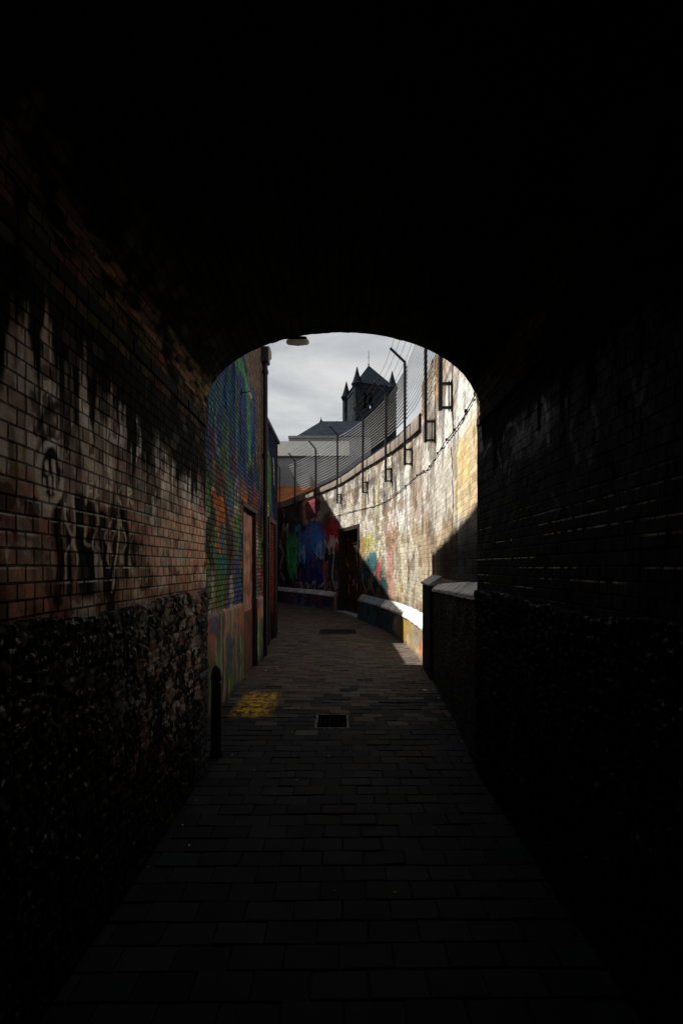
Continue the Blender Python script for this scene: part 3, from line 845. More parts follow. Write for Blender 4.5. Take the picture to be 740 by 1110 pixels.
M_core = plain('rough wall brick', (.20, .12, .08), .85, .4, 6, 0, .8, .02)
mb = MB()
ribbon(mb, 0, S_TALL-.004, UP+.03, UP+.42, 0, 5.045)
ribbon(mb, S_TALL, D0-.004, UP+.03, UP+.40, 0, WTOP-.004, rz=True)
ribbon(mb, D1+.004, arcl[-1], UP+.03, UP+.40, 0, WTOP-.004, rz=True)
ribbon(mb, D0-.004, D1+.004, UP+.03, UP+.40, DTOP+.004, WTOP-.004, rz=True)
mb.build('wall_core', M_core, lane)

# coping beam (concrete, proud of the wall, light upper edge)
cs = np.arange(S_TALL+.02, arcl[-1], .05)
prof = [(-.045, WTOP-.015), (-.045, WTOP+.25), (-.02, WTOP+.285), (.18, WTOP+.33), (.44, WTOP+.30), (.44, WTOP-.015), (-.045, WTOP-.015)]
Sg, Kg = np.meshgrid(cs, np.arange(len(prof)), indexing='ij')
po = np.array([p[0] for p in prof])[Kg]; pz = np.array([p[1] for p in prof])[Kg]
bx, by = wp(Sg, UP+po)
nn = fbm(Sg*2, Kg*.7, 5, 3)
Cc = np.zeros(Sg.shape+(3,)) + np.array((.17, .145, .125))
Cc = Cc*(1+(nn-.5)*.8)[..., None]
Cc = np.where((sstep(.6, .7, fbm(Sg*5, Kg*0., 15, 2)) > .5)[..., None], Cc*.45, Cc)
grid('coping', np.stack([bx, by, pz+rise(Sg)], -1)-loff, Sg, Kg*.15, M_cap, lane, Cc, flip=False, smooth=False)

# plinth with sloping cap, in stretches
def plinth(s0, s1, zf, zb, col_fn, capcol, mat=M_rend, o=0.0, seed=1, zf1=None, cap_seams=.45):
    ss = np.arange(s0, s1+.001, .02); ss[-1] = s1
    zs = np.linspace(0, 1, 46)
    S2, T2 = np.meshgrid(ss, zs, indexing='ij')
    zf1 = zf if zf1 is None else zf1
    ZF = zf + (zf1-zf)*(S2-s0)/(s1-s0)
    Z2 = T2*ZF
    c = Canvas(S2, Z2, (.1, .1, .1)); col_fn(c)
    rel = .014*(fbm(S2*4, Z2*4, seed, 3)-.5)*2
    x, y = wp(S2, o + rel)
    grid('plinth', np.stack([x, y, Z2], -1)-loff, S2, Z2, mat, lane, c.C, flip=True)
    # end cheeks
    mb = MB()
    ribbon(mb, s0+.001, s1-.001, o+.02, UP+.02, -.02, zf*.98 if zf1 >= zf else zf1*.98, z1b=min(zb, zf+.1))
    mb.build('plinth_core', M_core, lane)
    # cap: top slope + drip edge
    ts = [(-.018, -.035), (-.018, .0), (UP+.02, zb-zf), (UP+.02, zb-zf-.02)]
    S3, K3 = np.meshgrid(np.arange(s0, s1+.001, .02), np.linspace(0, 3, 22), indexing='ij')
    S3[-1] = s1
    o3 = np.interp(K3, range(4), [t[0] for t in ts]); z3 = np.interp(K3, range(4), [t[1] for t in ts])
    ZF3 = zf + (zf1-zf)*(S3-s0)/(s1-s0)
    chip = .012*(fbm(S3*9, K3*3, seed+4, 3)-.5)
    x, y = wp(S3, o + o3 + chip)
    c3 = Canvas(S3, K3*.15, capcol)
    c3.mottle(.35, 6, seed); c3.mix(sstep(.58, .7, fbm(S3*8, K3*2, seed+8, 3))*.6, tuple(v*.35 for v in capcol))
    seam = np.abs(((S3-s0)/cap_seams) % 1 - .5) > .485
    c3.mix(seam.astype(float), (.03, .03, .03))
    grid('plinth_cap', np.stack([x, y, ZF3+z3+chip*.5], -1)-loff, S3, K3*.15, M_cap, lane, c3.C, flip=True)

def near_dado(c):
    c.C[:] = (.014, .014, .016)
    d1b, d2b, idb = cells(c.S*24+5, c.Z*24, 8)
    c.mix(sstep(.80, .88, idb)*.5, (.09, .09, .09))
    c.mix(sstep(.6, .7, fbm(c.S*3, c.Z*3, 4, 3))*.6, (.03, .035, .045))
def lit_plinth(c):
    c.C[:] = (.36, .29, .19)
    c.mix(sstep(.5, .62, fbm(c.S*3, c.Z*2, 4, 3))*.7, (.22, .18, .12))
    c.mix(sstep(4.6, 5.8, c.S)*sstep(.42, .52, fbm(c.S*2, c.Z*3, 14, 3)), (.30, .20, .05))
    c.blob(4.25, .22, .10, .16, (.5, .10, .04), .8, .5, 3)
    c.blob(4.9, .3, .3, .15, (.25, .24, .2), .6, .5, 5)
    c.mix(sstep(6.9, 7.5, c.S+(fbm(c.S*3, c.Z*3, 24, 3)-.5)), (.02, .06, .09))
    c.mix((1-sstep(.0, .12, c.Z))*.6, (.06, .05, .04))
def far_plinth(c):
    c.C[:] = (.02, .04, .08)
    c.mix(sstep(.5, .6, fbm(c.S*2, c.Z*4, 4, 3))*.8, (.12, .03, .06))
    c.mix(sstep(.56, .64, fbm(c.S*3, c.Z*4, 9, 3))*.7, (.10, .13, .22))
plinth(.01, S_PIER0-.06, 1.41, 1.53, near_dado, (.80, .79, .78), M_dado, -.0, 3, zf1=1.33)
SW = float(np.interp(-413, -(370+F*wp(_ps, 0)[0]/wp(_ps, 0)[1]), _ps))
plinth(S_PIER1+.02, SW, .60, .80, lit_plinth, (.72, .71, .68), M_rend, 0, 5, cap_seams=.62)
plinth(SW, D0-.25, .60, .80, lambda c: (c.C.__setitem__(slice(None), (.014, .035, .055)), c.mix(sstep(.5, .6, fbm(c.S*3, c.Z*3, 2, 3))*.7, (.03, .09, .12))), (.20, .24, .28), M_rend, 0, 6)  # shade past the sunlit stretch put into the darker cap colour
plinth(D1+.25, 20.0, .55, .72, far_plinth, (.42, .40, .46), M_rend, 0, 7, cap_seams=.5)
plinth(20.0, arcl[-1]-.5, .55, .72, far_plinth, (.30, .33, .40), M_rend, 0, 8)

# square pier at the end of the tall plinth
mb = MB()
ribbon(mb, S_PIER0, S_PIER1, -.035, UP+.02, -.02, 1.36, ds=.3)
pier = mb.build('pier', M_dado, lane, bevel=.012)
at = pier.data.color_attributes.new('paint', 'FLOAT_COLOR', 'POINT')
for d in at.data: d.color = (.016, .018, .026, 1)
mb = MB()
ribbon(mb, S_PIER0-.03, S_PIER1+.03, -.06, UP+.01, 1.364, 1.39, ds=.3, z1b=1.52)
cap = mb.build('pier_cap', M_cap, lane, bevel=.006)
at = cap.data.color_attributes.new('paint', 'FLOAT_COLOR', 'POINT')
for d in at.data: d.color = (.40, .40, .42, 1)

# gateway: reveal, frame and two boarded leaves, threshold
gate = thing('gateway_door', 'tall dark boarded double door covered in paint, set into the curving wall', 'door',
             (float(wp((D0+D1)/2, .3)[0]), float(wp((D0+D1)/2, .3)[1]), 0))
goff = np.array([gate.location.x, gate.location.y, 0])
M_jamb = plain('dark door frame paint', (.025, .018, .014), .6, .4, 9, 0, .5, .006)
M_leaf = plain('scrawled brown boards', (.018, .012, .010), .6, .6, 7, 0, .6, .008, col2=(.07, .035, .02))
mb = MB()
ribbon(mb, D0+.002, D0+.12, .10, .50, 0, DTOP-.002, off3=goff); ribbon(mb, D1-.12, D1-.002, .10, .50, 0, DTOP-.002, off3=goff)
ribbon(mb, D0+.122, D1-.122, .10, .50, DTOP-.14, DTOP-.002, off3=goff)
mb.build('door_frame', M_jamb, gate, bevel=.006)
mid = (D0+D1)/2
for (a, b, q) in ((D0+.125, mid-.008, 0), (mid+.008, D1-.125, 1)):
    mb = MB()
    nb = 6
    for k in range(nb):
        u = a+(b-a)*k/nb; v = a+(b-a)*(k+1)/nb
        ribbon(mb, u+.003, v-.003, .33+.004*(k % 2), .37, .05, DTOP-.15, off3=goff, ds=1)
    lf = mb.build('door_leaf', M_leaf, gate)
    mb = MB()
    for zc in (.5, 1.5, 2.5):
        ribbon(mb, a+.01, b-.01, .305, .33, zc-.06, zc+.06, off3=goff, ds=1)
    mb.build('ledge_board', M_jamb, lf)
    mb = MB()
    hx = wp(mid+(-.07 if q == 0 else .07), .29)
    mb.tube([(hx[0]-goff[0], hx[1]-goff[1], 1.0), (hx[0]-goff[0], hx[1]-goff[1], 1.22)], .012)
    mb.build('handle', M_galv, lf)
    # scrawls painted on the boards
    mb = MB()
    for i in range(7):
        u = random.uniform(a+.1, b-.1); z0 = random.uniform(.6, 2.5)
        p = []
        for k in range(5):
            x, y = wp(u+random.uniform(-.08, .08), .318); p.append((x-goff[0], y-goff[1], z0+k*.09))
        mb.tube(p, .010, 4)
    mb.build('scrawl', random.choice([plain('pale spray', (.35, .35, .38), .6), plain('orange spray', (.45, .18, .03), .6)]), lf)
mb = MB(); ribbon(mb, D0-.02, D1+.02, .0, .5, -.02, .045, off3=goff); mb.build('threshold', M_grey, gate, bevel=.005)

# cable clipped along the wall
cab = spline([ws(519, 425), ws(513.7, 432), ws(499, 459), ws(489, 472), ws(481, 482.5), ws(470, 500), ws(463, 509.5), ws(457, 512), ws(447, 520), ws(432, 533), ws(420.5, 542), ws(408, 548), ws(396, 551), ws(375, 556), ws(350, 563), ws(335, 568)], 6)
mb = MB()
p = []
for i, (u, z) in enumerate(cab):
    x, y = wp(u, UP-.012-.003*math.sin(i*1.7)); p.append((x-2, y-8, z + .006*math.sin(i*2.3)))
mb.tube(p, .0065, 6)
c0 = mb.build('cable', M_black, None)
c0.location = (2, 8, 0)
tag(c0, 'black cable sagging along the sunlit graffiti wall', 'cable')
for i in range(3, len(cab), 6):
    x, y = wp(cab[i][0], UP-.02)
    mb = MB(); mb.box(x-2-.013, x-2+.013, y-8-.013, y-8+.013, cab[i][1]-.012, cab[i][1]+.02)
    mb.build('clip', M_black, c0)

# ================================================================== SECURITY FENCE over the wall
fence = thing('security_fence', 'steel slat fence on cranked black posts along the top of the curving wall', 'fence', (1.2, 8, 4))
foff = np.array([1.2, 8, 4.0])
FO = -.02                                          # fence line, in front of the wall face
def fs_of(px):
    s_ = np.linspace(0, arcl[-1], 3000); x, y = wp(s_, FO)
    return float(np.interp(-px, -(370+F*x/y), s_))
post_px = [477, 461, 438.5, 417.8, 393, 365.5, 342, 319.5, 303]
PS = [fs_of(p) for p in post_px]
KN = [5.98, 5.98, 5.95, 6.02, 6.14, 6.40, 6.36, 6.22, 6.2]
BS = [3.62, 3.64, 3.79, 3.80, 3.87, 3.92, 3.92, 3.90, 3.9]
def knee(u): return float(np.interp(u, PS, KN))
def fp(s_, o, z):
    x, y = wp(s_, o); return Vector((float(x)-foff[0], float(y)-foff[1], z-foff[2]))
for i, s_ in enumerate(PS):
    mb = MB()
    KNEE = KN[i]; ZB = BS[i]
    a = fp(s_, FO, ZB); b = fp(s_, FO, KNEE); c = fp(s_, FO-.30, KNEE+.28)
    t = Vector((float(np.interp(s_, arcl, tang[:, 0])), float(np.interp(s_, arcl, tang[:, 1])), 0))
    nn_ = Vector((t.y, -t.x, 0))
    mb.obox((a+b)/2, nn_*.024, t*.030, Vector((0, 0, (b-a).z/2+.01)))
    d = (c-b).normalized()
    up = d.cross(t).normalized()
    mb.obox((b+c)/2, d*((c-b).length/2+.015), t*.024, up*.020)
    po = mb.build('post', M_post, fence, bevel=.004)
    br = MB()
    for zc in (ZB+.02, ZB+.32):
        br.obox(fp(s_, (FO+UP)/2+.02, zc), nn_*.10, t*.022, Vector((0, 0, .014)))
    br.tube([fp(s_, .085, ZB-.02), fp(s_, .085, ZB+.36)], .008, 6)
    br.obox(fp(s_, UP-.012, ZB+.17), nn_*.006, t*.03, Vector((0, 0, .19)))
    br.build('bracket', M_post, po)
NS = 14
for i in range(len(PS)-1):
    s0, s1 = PS[i], PS[i+1]
    mb = MB()
    nseg = max(3, int((s1-s0)/.25))
    for k in range(NS):
        zf = lambda u: 4.66+float(rise(u)) + k*(knee(u)-.09-4.66-float(rise(u)))/(NS-1)
        pts_ = [fp(u, FO+.045, zf(u)+.004*math.sin(u*3+k)) for u in np.linspace(s0+.0, s1-.0, nseg)]
        if i < 2:
            mb.tube(pts_, .0055, 6)                   # thin wire bays near the bridge
        else:
            for p_, q_ in zip(pts_[:-1], pts_[1:]):
                d = (q_-p_); t = d.normalized(); n_ = Vector((t.y, -t.x, 0))
                mb.obox((p_+q_)/2, d/2, n_*.016, Vector((0, 0, .009))+n_*.007)
    mb.build('slat_panel', M_galv, fence)
for k, (o, z) in enumerate(((-.10, .11), (-.20, .20), (-.29, .285), (.0, .02))):
    mb = MB()
    pts_ = [fp(u, FO+o, knee(u)+z-.03*math.sin(math.pi*((u-PS[0]) % 2.0)/2.0)) for u in np.linspace(0.1, PS[-1], 90)]
    mb.tube(pts_, .004, 5)
    mb.build('strand_wire', M_post, fence)

# ================================================================== LEFT: tall painted building
LX = -1.42
B1 = 8.42
H1 = 6.93
b1 = thing('mural_building', 'tall brick building on the left with blue and green mural and red boarded door', 'building', (LX-2, 6, 0))
o1 = np.array([LX-2, 6, 0])
s = np.arange(EXIT+.002, B1+.001, .0125); s[-1] = B1
zz = np.concatenate([np.arange(1.1, 3.6, .0125), np.arange(3.6, H1, .022)])
S, Z = np.meshgrid(s, zz, indexing='ij')
cv = Canvas(S, Z, (.17, .12, .085)); cv.P += .3
def lz(px, py): Y = -LX*F/(370.0-px); return (Y, z_at(py, Y))
# mural above: an arched field of blues and greens
arch = 5.65 - .30*(S-4.9)**2*sstep(4.6, 4.9, S) + .15*(fbm(S*3, Z*3, 3, 3)-.5)
cv.mix(sstep(2.55, 2.75, Z+(fbm(S*4, Z*4, 5, 3)-.5)*.6)*(1-sstep(-.05, .05, Z-arch)), (.010, .045, .16), .7)
fld = sstep(2.5, 2.8, Z)*(1-sstep(-.05, .05, Z-arch))
cv.mix(fld*sstep(.5, .62, fbm(S*9, Z*.8, 6, 3))*.85, (.015, .09, .16))
cv.mix(fld*sstep(.55, .66, fbm(S*8, Z*1.1, 16, 3))*.8, (.03, .11, .07))
cv.mix(fld*sstep(.62, .70, fbm(S*16, Z*1.5, 26, 3))*.5, (.16, .19, .21)); cv.mix(fld*sstep(.50, .64, fbm(S*5, Z*1.1, 28, 3))*.8, (.008, .02, .06))
cv.mix(fld*sstep(.58, .70, fbm(S*3, Z*2, 36, 3))*.8*(1-sstep(3.4, 4.2, Z)), (.10, .045, .10))
def st(pl, w, col, a=.9, wob=.04, nn=6): cv.stroke(spline([lz(*p) for p in pl], nn), w, col, a, .45, wob)
def bl(px, py, rs, rz, col, a=.9, rag=.35, sd=1, **k): cv.blob(*lz(px, py), rs, rz, col, a, rag, sd, **k)
st([(257, 400), (259, 392), (264, 402), (268, 425), (269, 455), (271, 500)], .10, (.07, .30, .09), .85, .1)
st([(269, 420), (271, 450), (272, 480)], .06, (.05, .25, .33), .7, .1)
st([(257, 420), (257, 500)], .05, (.10, .25, .08), .6, .1)
st([(247, 420), (248, 500)], .06, (.02, .09, .3), .8, .1); st([(275, 430), (276, 540)], .16, (.015, .05, .20), .8, .1)
st([(234, 440), (235, 480), (241, 500)], .03, (.22, .28, .30), .6, .1)
bl(245, 500, .25, .5, (.06, .14, .05), .7, .5, 4); bl(232, 522, .12, .28, (.34, .30, .05), .9, .4, 5)
bl(249, 535, .16, .22, (.34, .22, .04), .85, .5, 6); bl(240, 552, .2, .14, (.42, .12, .03), .9, .4, 7)
bl(231, 560, .12, .2, (.30, .12, .08), .8, .4, 8); bl(256, 540, .12, .2, (.25, .25, .24), .7, .5, 9)
bl(237, 590, .2, .2, (.20, .055, .035), .75, .4, 10); bl(246, 610, .3, .2, (.08, .10, .03), .8, .5, 11)
bl(252, 560, .2, .15, (.26, .16, .13), .7, .5, 12); bl(245, 640, .3, .12, (.14, .06, .05), .6, .5, 13)
for i in range(60):
    x = random.uniform(230, 281); y = random.uniform(500, 655)
    st([(x, y), (x+random.uniform(-2, 2), y-random.uniform(3, 14)), (x+random.uniform(-3, 3), y-random.uniform(-8, 8))],
       random.uniform(.008, .025), random.choice([(.3, .25, .22), (.03, .03, .035), (.3, .1, .04), (.05, .12, .05), (.03, .08, .2), (.35, .3, .1)]), .7, .05, 3)
low = 1-sstep(2.5, 3.1, Z)
for (sd, c_, th) in ((501, (.02, .16, .20), .54), (503, (.55, .16, .04), .56), (505, (.04, .07, .26), .56), (507, (.48, .06, .05), .58), (509, (.48, .44, .38), .60), (511, (.07, .20, .05), .58), (513, (.015, .018, .02), .58)):
    cv.mix(low*sstep(th, th+.035, fbm(S*2.4+sd, Z*1.5, sd, 5))*.85, c_, .5)
cv.mix(sstep(.60, .72, fbm(S*12, Z*1.2, 81, 3))*.5, (.02, .02, .025))
cv.mottle(.4, 18, 9)
DY0, DY1, DT = 6.50, 7.55, 2.52
s_keep = ((S[:-1, :-1] >= DY0-.006) & (S[1:, :-1] <= DY1+.006) & (Z[:-1, 1:] <= DT+.012))
X = LX + .010*(fbm(S*6, Z*6, 19, 3)-.5)*2
grid('brick_wall', np.stack([X, S, Z], -1)-o1, S, Z, M_rough, b1, cv.C, cv.P, keep=~s_keep)
# rendered lower wall
s2 = np.arange(EXIT+.002, B1+.001, .018); s2[-1] = B1
z2 = np.linspace(0, 1.14, 64)
S2, Z2 = np.meshgrid(s2, z2, indexing='ij')
c = Canvas(S2, Z2, (.08, .06, .05))
c.mix(sstep(.45, .6, fbm(S2*4, Z2*2, 4, 3))*sstep(.35, .9, Z2), (.36, .10, .06))
c.mix(sstep(.5, .62, fbm(S2*5, Z2*2, 14, 3))*(1-sstep(.5, .95, Z2)), (.04, .14, .02))
c.mix(sstep(.55, .66, fbm(S2*14, Z2*2, 24, 3))*.7, (.30, .28, .24))
c.mix(sstep(.58, .66, fbm(S2*3, Z2*3, 34, 3))*.8, (.03, .05, .13))
c.mix((1-sstep(.02, .14, Z2))*.8, (.012, .012, .012))
X2 = LX + .028 + .010*(fbm(S2*5, Z2*5, 3, 3)-.5)*2 - .03*sstep(1.10, 1.14, Z2)
k2 = ((S2[:-1, :-1] >= DY0-.01) & (S2[1:, :-1] <= DY1+.01))
grid('rendered_base', np.stack([X2, S2, Z2], -1)-o1, S2, Z2, M_rend, b1, c.C, keep=~k2)
mb = MB()
mb.box(LX-4-o1[0], LX-.012-o1[0]-.12, EXIT+.01-o1[1], B1-.002-o1[1], 0, H1-.02)
mb.box(LX-.14-o1[0], LX-.013-o1[0], EXIT+.01-o1[1], DY0-.01-o1[1], 0, H1-.022)
mb.box(LX-.14-o1[0], LX-.013-o1[0], DY1+.01-o1[1], B1-.002-o1[1], 0, H1-.022)
mb.box(LX-.14-o1[0], LX-.013-o1[0], DY0-.01-o1[1], DY1+.01-o1[1], DT+.012, H1-.022)
mb.build('building_core', M_core, b1)
# boarded door
dl = MB()
dl.box(LX-.09-o1[0], LX-.05-o1[0], DY0+.05-o1[1], DY1-.05-o1[1], .95, DT-.05)
M_pink = plain('faded pink board', (.15, .04, .03), .6, .5, 4, 0, .6, .008, col2=(.48, .22, .17))
door = dl.build('door', M_pink, b1, bevel=.004)
mb = MB(); mb.box(LX-.088-o1[0], LX-.045-o1[0], DY0+.05-o1[1], DY1-.05-o1[1], .02, .945)
mb.build('kick_panel', plain('grimy kick board', (.09, .07, .045), .6, .6, 5, 0, .5, .006, col2=(.14, .05, .04)), door, bevel=.004)
mb = MB(); mb.tube([(LX-.03-o1[0], DY1-.13-o1[1], 1.02), (LX-.03-o1[0], DY1-.13-o1[1], 1.16)], .011); mb.build('handle', M_black, door)
mb = MB()
mb.box(LX-.10-o1[0], LX+.012-o1[0], DY0-o1[1], DY0+.05-o1[1], 0, DT); mb.box(LX-.10-o1[0], LX+.012-o1[0], DY1-.05-o1[1], DY1-o1[1], 0, DT)
mb.box(LX-.10-o1[0], LX+.02-o1[0], DY0-.02-o1[1], DY1+.02-o1[1], DT+.0, DT+.07)
mb.build('door_frame', M_jamb, b1, bevel=.004)
# vertical joint, downpipe with hopper, corner bracket
mb = MB(); mb.tube([(LX+.06-o1[0], 8.14-o1[1], .05), (LX+.06-o1[0], 8.14-o1[1], 5.3)], .042, 10)
for zc in (.4, 2.0, 3.6, 5.1): mb.tube([(LX+.06-o1[0], 8.14-o1[1], zc), (LX+.06-o1[0], 8.14-o1[1], zc+.06)], .055, 10)
dp = mb.build('downpipe', M_black, b1, smooth=False)
mb = MB(); mb.box(LX+.0-o1[0], LX+.13-o1[0], 8.05-o1[1], 8.24-o1[1], 5.28, 5.55); mb.build('hopper_head', M_black, dp, bevel=.015)
mb = MB(); mb.box(LX-.05-o1[0], LX+.12-o1[0], 8.25-o1[1], 8.50-o1[1], 5.50, 5.66); mb.box(LX-.05-o1[0], LX+.07-o1[0], 8.28-o1[1], 8.47-o1[1], 5.38, 5.50)
mb.build('corbel_stone', plain('sandstone corbel', (.30, .23, .17), .85, .3, 9), b1, bevel=.02)
mb = MB(); mb.box(LX-4.05-o1[0], LX+.06-o1[0], EXIT+.02-o1[1], B1+.05-o1[1], H1, H1+.12); mb.build('roof_coping', M_grey, b1, bevel=.01)

# second, lower building
b2 = thing('low_building', 'lower dark building beyond the downpipe, with green and white paint on its wall', 'building', (-3.5, 9.8, 0))
o2 = np.array([-3.5, 9.8, 0])
L2 = -1.56; Y2a, Y2b = B1+.06, 11.15; H2 = 4.68
s = np.arange(Y2a, Y2b+.01, .02); s[-1] = Y2b
zz = np.arange(0, H2, .02)
S, Z = np.meshgrid(s, zz, indexing='ij')
cv = Canvas(S, Z, (.022, .018, .02))
def lz2(px, py): Y = -L2*F/(370.0-px); return (Y, z_at(py, Y))
def st(pl, w, col, a=.9, wob=.04, nn=6): cv.stroke(spline([lz2(*p) for p in pl], nn), w, col, a, .45, wob)
cv.mix(sstep(.5, .62, fbm(S*4, Z*1.4, 6, 3))*.8*sstep(1.8, 2.4, Z), (.015, .03, .08))
st([(288.5, 470), (289.5, 500), (290, 545)], .10, (.42, .43, .42), .85, .1)
st([(291, 500), (292, 520), (291, 548)], .28, (.05, .17, .03), .95, .2)
st([(296.5, 500), (297, 520)], .08, (.36, .38, .42), .8, .1); st([(290, 555), (291, 570)], .15, (.45, .42, .33), .9, .2)
st([(294, 540), (295, 570)], .1, (.03, .07, .2), .8, .2)
st([(290, 590), (290, 650)], .22, (.22, .13, .06), .8, .2); st([(296, 580), (296, 650)], .4, (.16, .014, .02), .95, .2)
st([(289, 600), (290, 660)], .06, (.35, .3, .15), .7, .1)
cv.mix((1-sstep(.5, 1.1, Z+(fbm(S*3, Z*3, 4, 3)-.5)*.4))*.85, (.015, .015, .016))
cv.mottle(.4, 14, 3)
X = L2 + .008*(fbm(S*5, Z*5, 3, 3)-.5)*2
grid('side_wall', np.stack([X, S, Z], -1)-o2, S, Z, M_rough, b2, cv.C, cv.P)
mb = MB(); mb.box(-5.4-o2[0], L2-.012-o2[0], Y2a-o2[1], Y2b-.002-o2[1], 0, H2-.03); mb.build('building_core', M_core, b2)
mb = MB(); mb.box(-5.5-o2[0], L2+.05-o2[0], Y2a-o2[1], Y2b+.05-o2[1], H2-.028, H2+.05); mb.build('parapet', plain('dark slate coping', (.04, .04, .045), .7), b2, bevel=.01)
mb = MB(); mb.box(L2-.005-o2[0], L2+.05-o2[0], 9.55-o2[1], 9.66-o2[1], 0, 2.6); mb.box(L2-.005-o2[0], L2+.05-o2[0], 10.52-o2[1], 10.63-o2[1], 0, 2.6); mb.box(L2-.005-o2[0], L2+.05-o2[0], 9.55-o2[1], 10.63-o2[1], 2.602, 2.7)
fr = mb.build('door_frame', M_jamb, b2, bevel=.004)
# third building, set back round the bend
b3 = thing('corner_building', 'tall dark building set back where the lane bends left behind the low building', 'building', (-6, 16, 0))
mb = MB(); mb.box(-3, 2.75, -4.7, 3.25, 0, 8.8); mb.build('wall', M_core, b3)
mb = MB(); mb.box(-3.05, 2.8, -4.75, 3.3, 8.805, 8.92); mb.build('parapet', M_grey, b3, bevel=.01)
mb = MB(); mb.box(-3, 2.55, 3.253, 5.2, 0, 8.1); mb.build('rear_wing', M_core, b3)
mb = MB(); mb.box(-3, 2.1, 5.203, 11, 0, 8.1); mb.build('rear_wing', M_core, b3)

# wall-mounted lamps
M_lens, _t, _b, _L = mat_new('milky lamp cover')
_b.inputs['Base Color'].default_value = (.75, .75, .70, 1); _b.inputs['Roughness'].default_value = .35
_n = N(_t, 'ShaderNodeTexNoise', Scale=25.0, Detail=4.0); _tc = N(_t, 'ShaderNodeTexCoord'); _L(_tc.outputs['Object'], _n.inputs['Vector'])
_tr = N(_t, 'ShaderNodeBsdfTranslucent'); _tr.inputs['Color'].default_value = (.85, .85, .78, 1)
_mx = N(_t, 'ShaderNodeMixShader'); _L(mathn(_t, 'ADD', mathn(_t, 'MULTIPLY', _n.outputs['Fac'], .3), .45), _mx.inputs[0]); _L(_b.outputs[0], _mx.inputs[1]); _L(_tr.outputs[0], _mx.inputs[2])
_L(_mx.outputs[0], _t.nodes['Material Output'].inputs['Surface'])
def bulkhead(name, label, loc, rz, sc_=1.0):
    t = thing(name, label, 'lamp', loc, rz, None)
    mb = MB(); mb.box(-.05*sc_, .05*sc_, -.02*sc_, .0, .03*sc_, .21*sc_); mb.build('mount_plate', M_black, t, bevel=.006)
    mb = MB(); mb.tube([(0, -.01, .10*sc_), (0, -.12*sc_, .10*sc_), (0, -.19*sc_, .07*sc_)], .014*sc_, 8); mb.build('arm', M_black, t)
    hd = MB(); hd.tube([(-.15*sc_, -.22*sc_, .055*sc_), (-.13*sc_, -.22*sc_, .055*sc_), (0, -.22*sc_, .06*sc_), (.13*sc_, -.22*sc_, .055*sc_), (.15*sc_, -.22*sc_, .055*sc_)], [.02*sc_, .040*sc_, .045*sc_, .040*sc_, .02*sc_], 14)
    h = hd.build('lamp_head', M_black, t, smooth=True)
    ln = MB(); ln.tube([(-.18*sc_, -.22*sc_, .015*sc_), (-.15*sc_, -.22*sc_, .008*sc_), (0, -.22*sc_, .0*sc_), (.15*sc_, -.22*sc_, .008*sc_), (.18*sc_, -.22*sc_, .015*sc_)], [.025*sc_, .045*sc_, .052*sc_, .045*sc_, .025*sc_], 14)
    ln.build('lens', M_lens, h, smooth=True)
    return t
lampA = bulkhead('wall_lamp', 'pale oval lamp hanging just outside the crown of the arch against the sky', (-.365, EXIT+.003, 3.525), math.pi, .52)
yb = 1.42*F/(370-262)
lampB = bulkhead('wall_lamp', 'small white lamp high on the blue mural wall at the left', (LX+.005, yb, z_at(429, yb)), R(90), .5)

# ================================================================== GROUND
ground_me = MB(); ground_me.add([(-600, -600, -.06), (600, -600, -.06), (600, 900, -.06), (-600, 900, -.06)], [(0, 1, 2, 3)])
g = ground_me.build('ground', plain('town ground', (.06, .058, .055), .9, .3, .3), None); tag(g, kind='structure')
mb = MB(); mb.add([(-9, BACK, -.010), (1.9, BACK, -.010), (1.9, 28, -.010), (-9, 28, -.010)], [(0, 1, 2, 3)])
g = mb.build('lane_bed', plain('sandy joint grit', (.010, .009, .009), .95, .4, 40), None); tag(g, kind='structure')

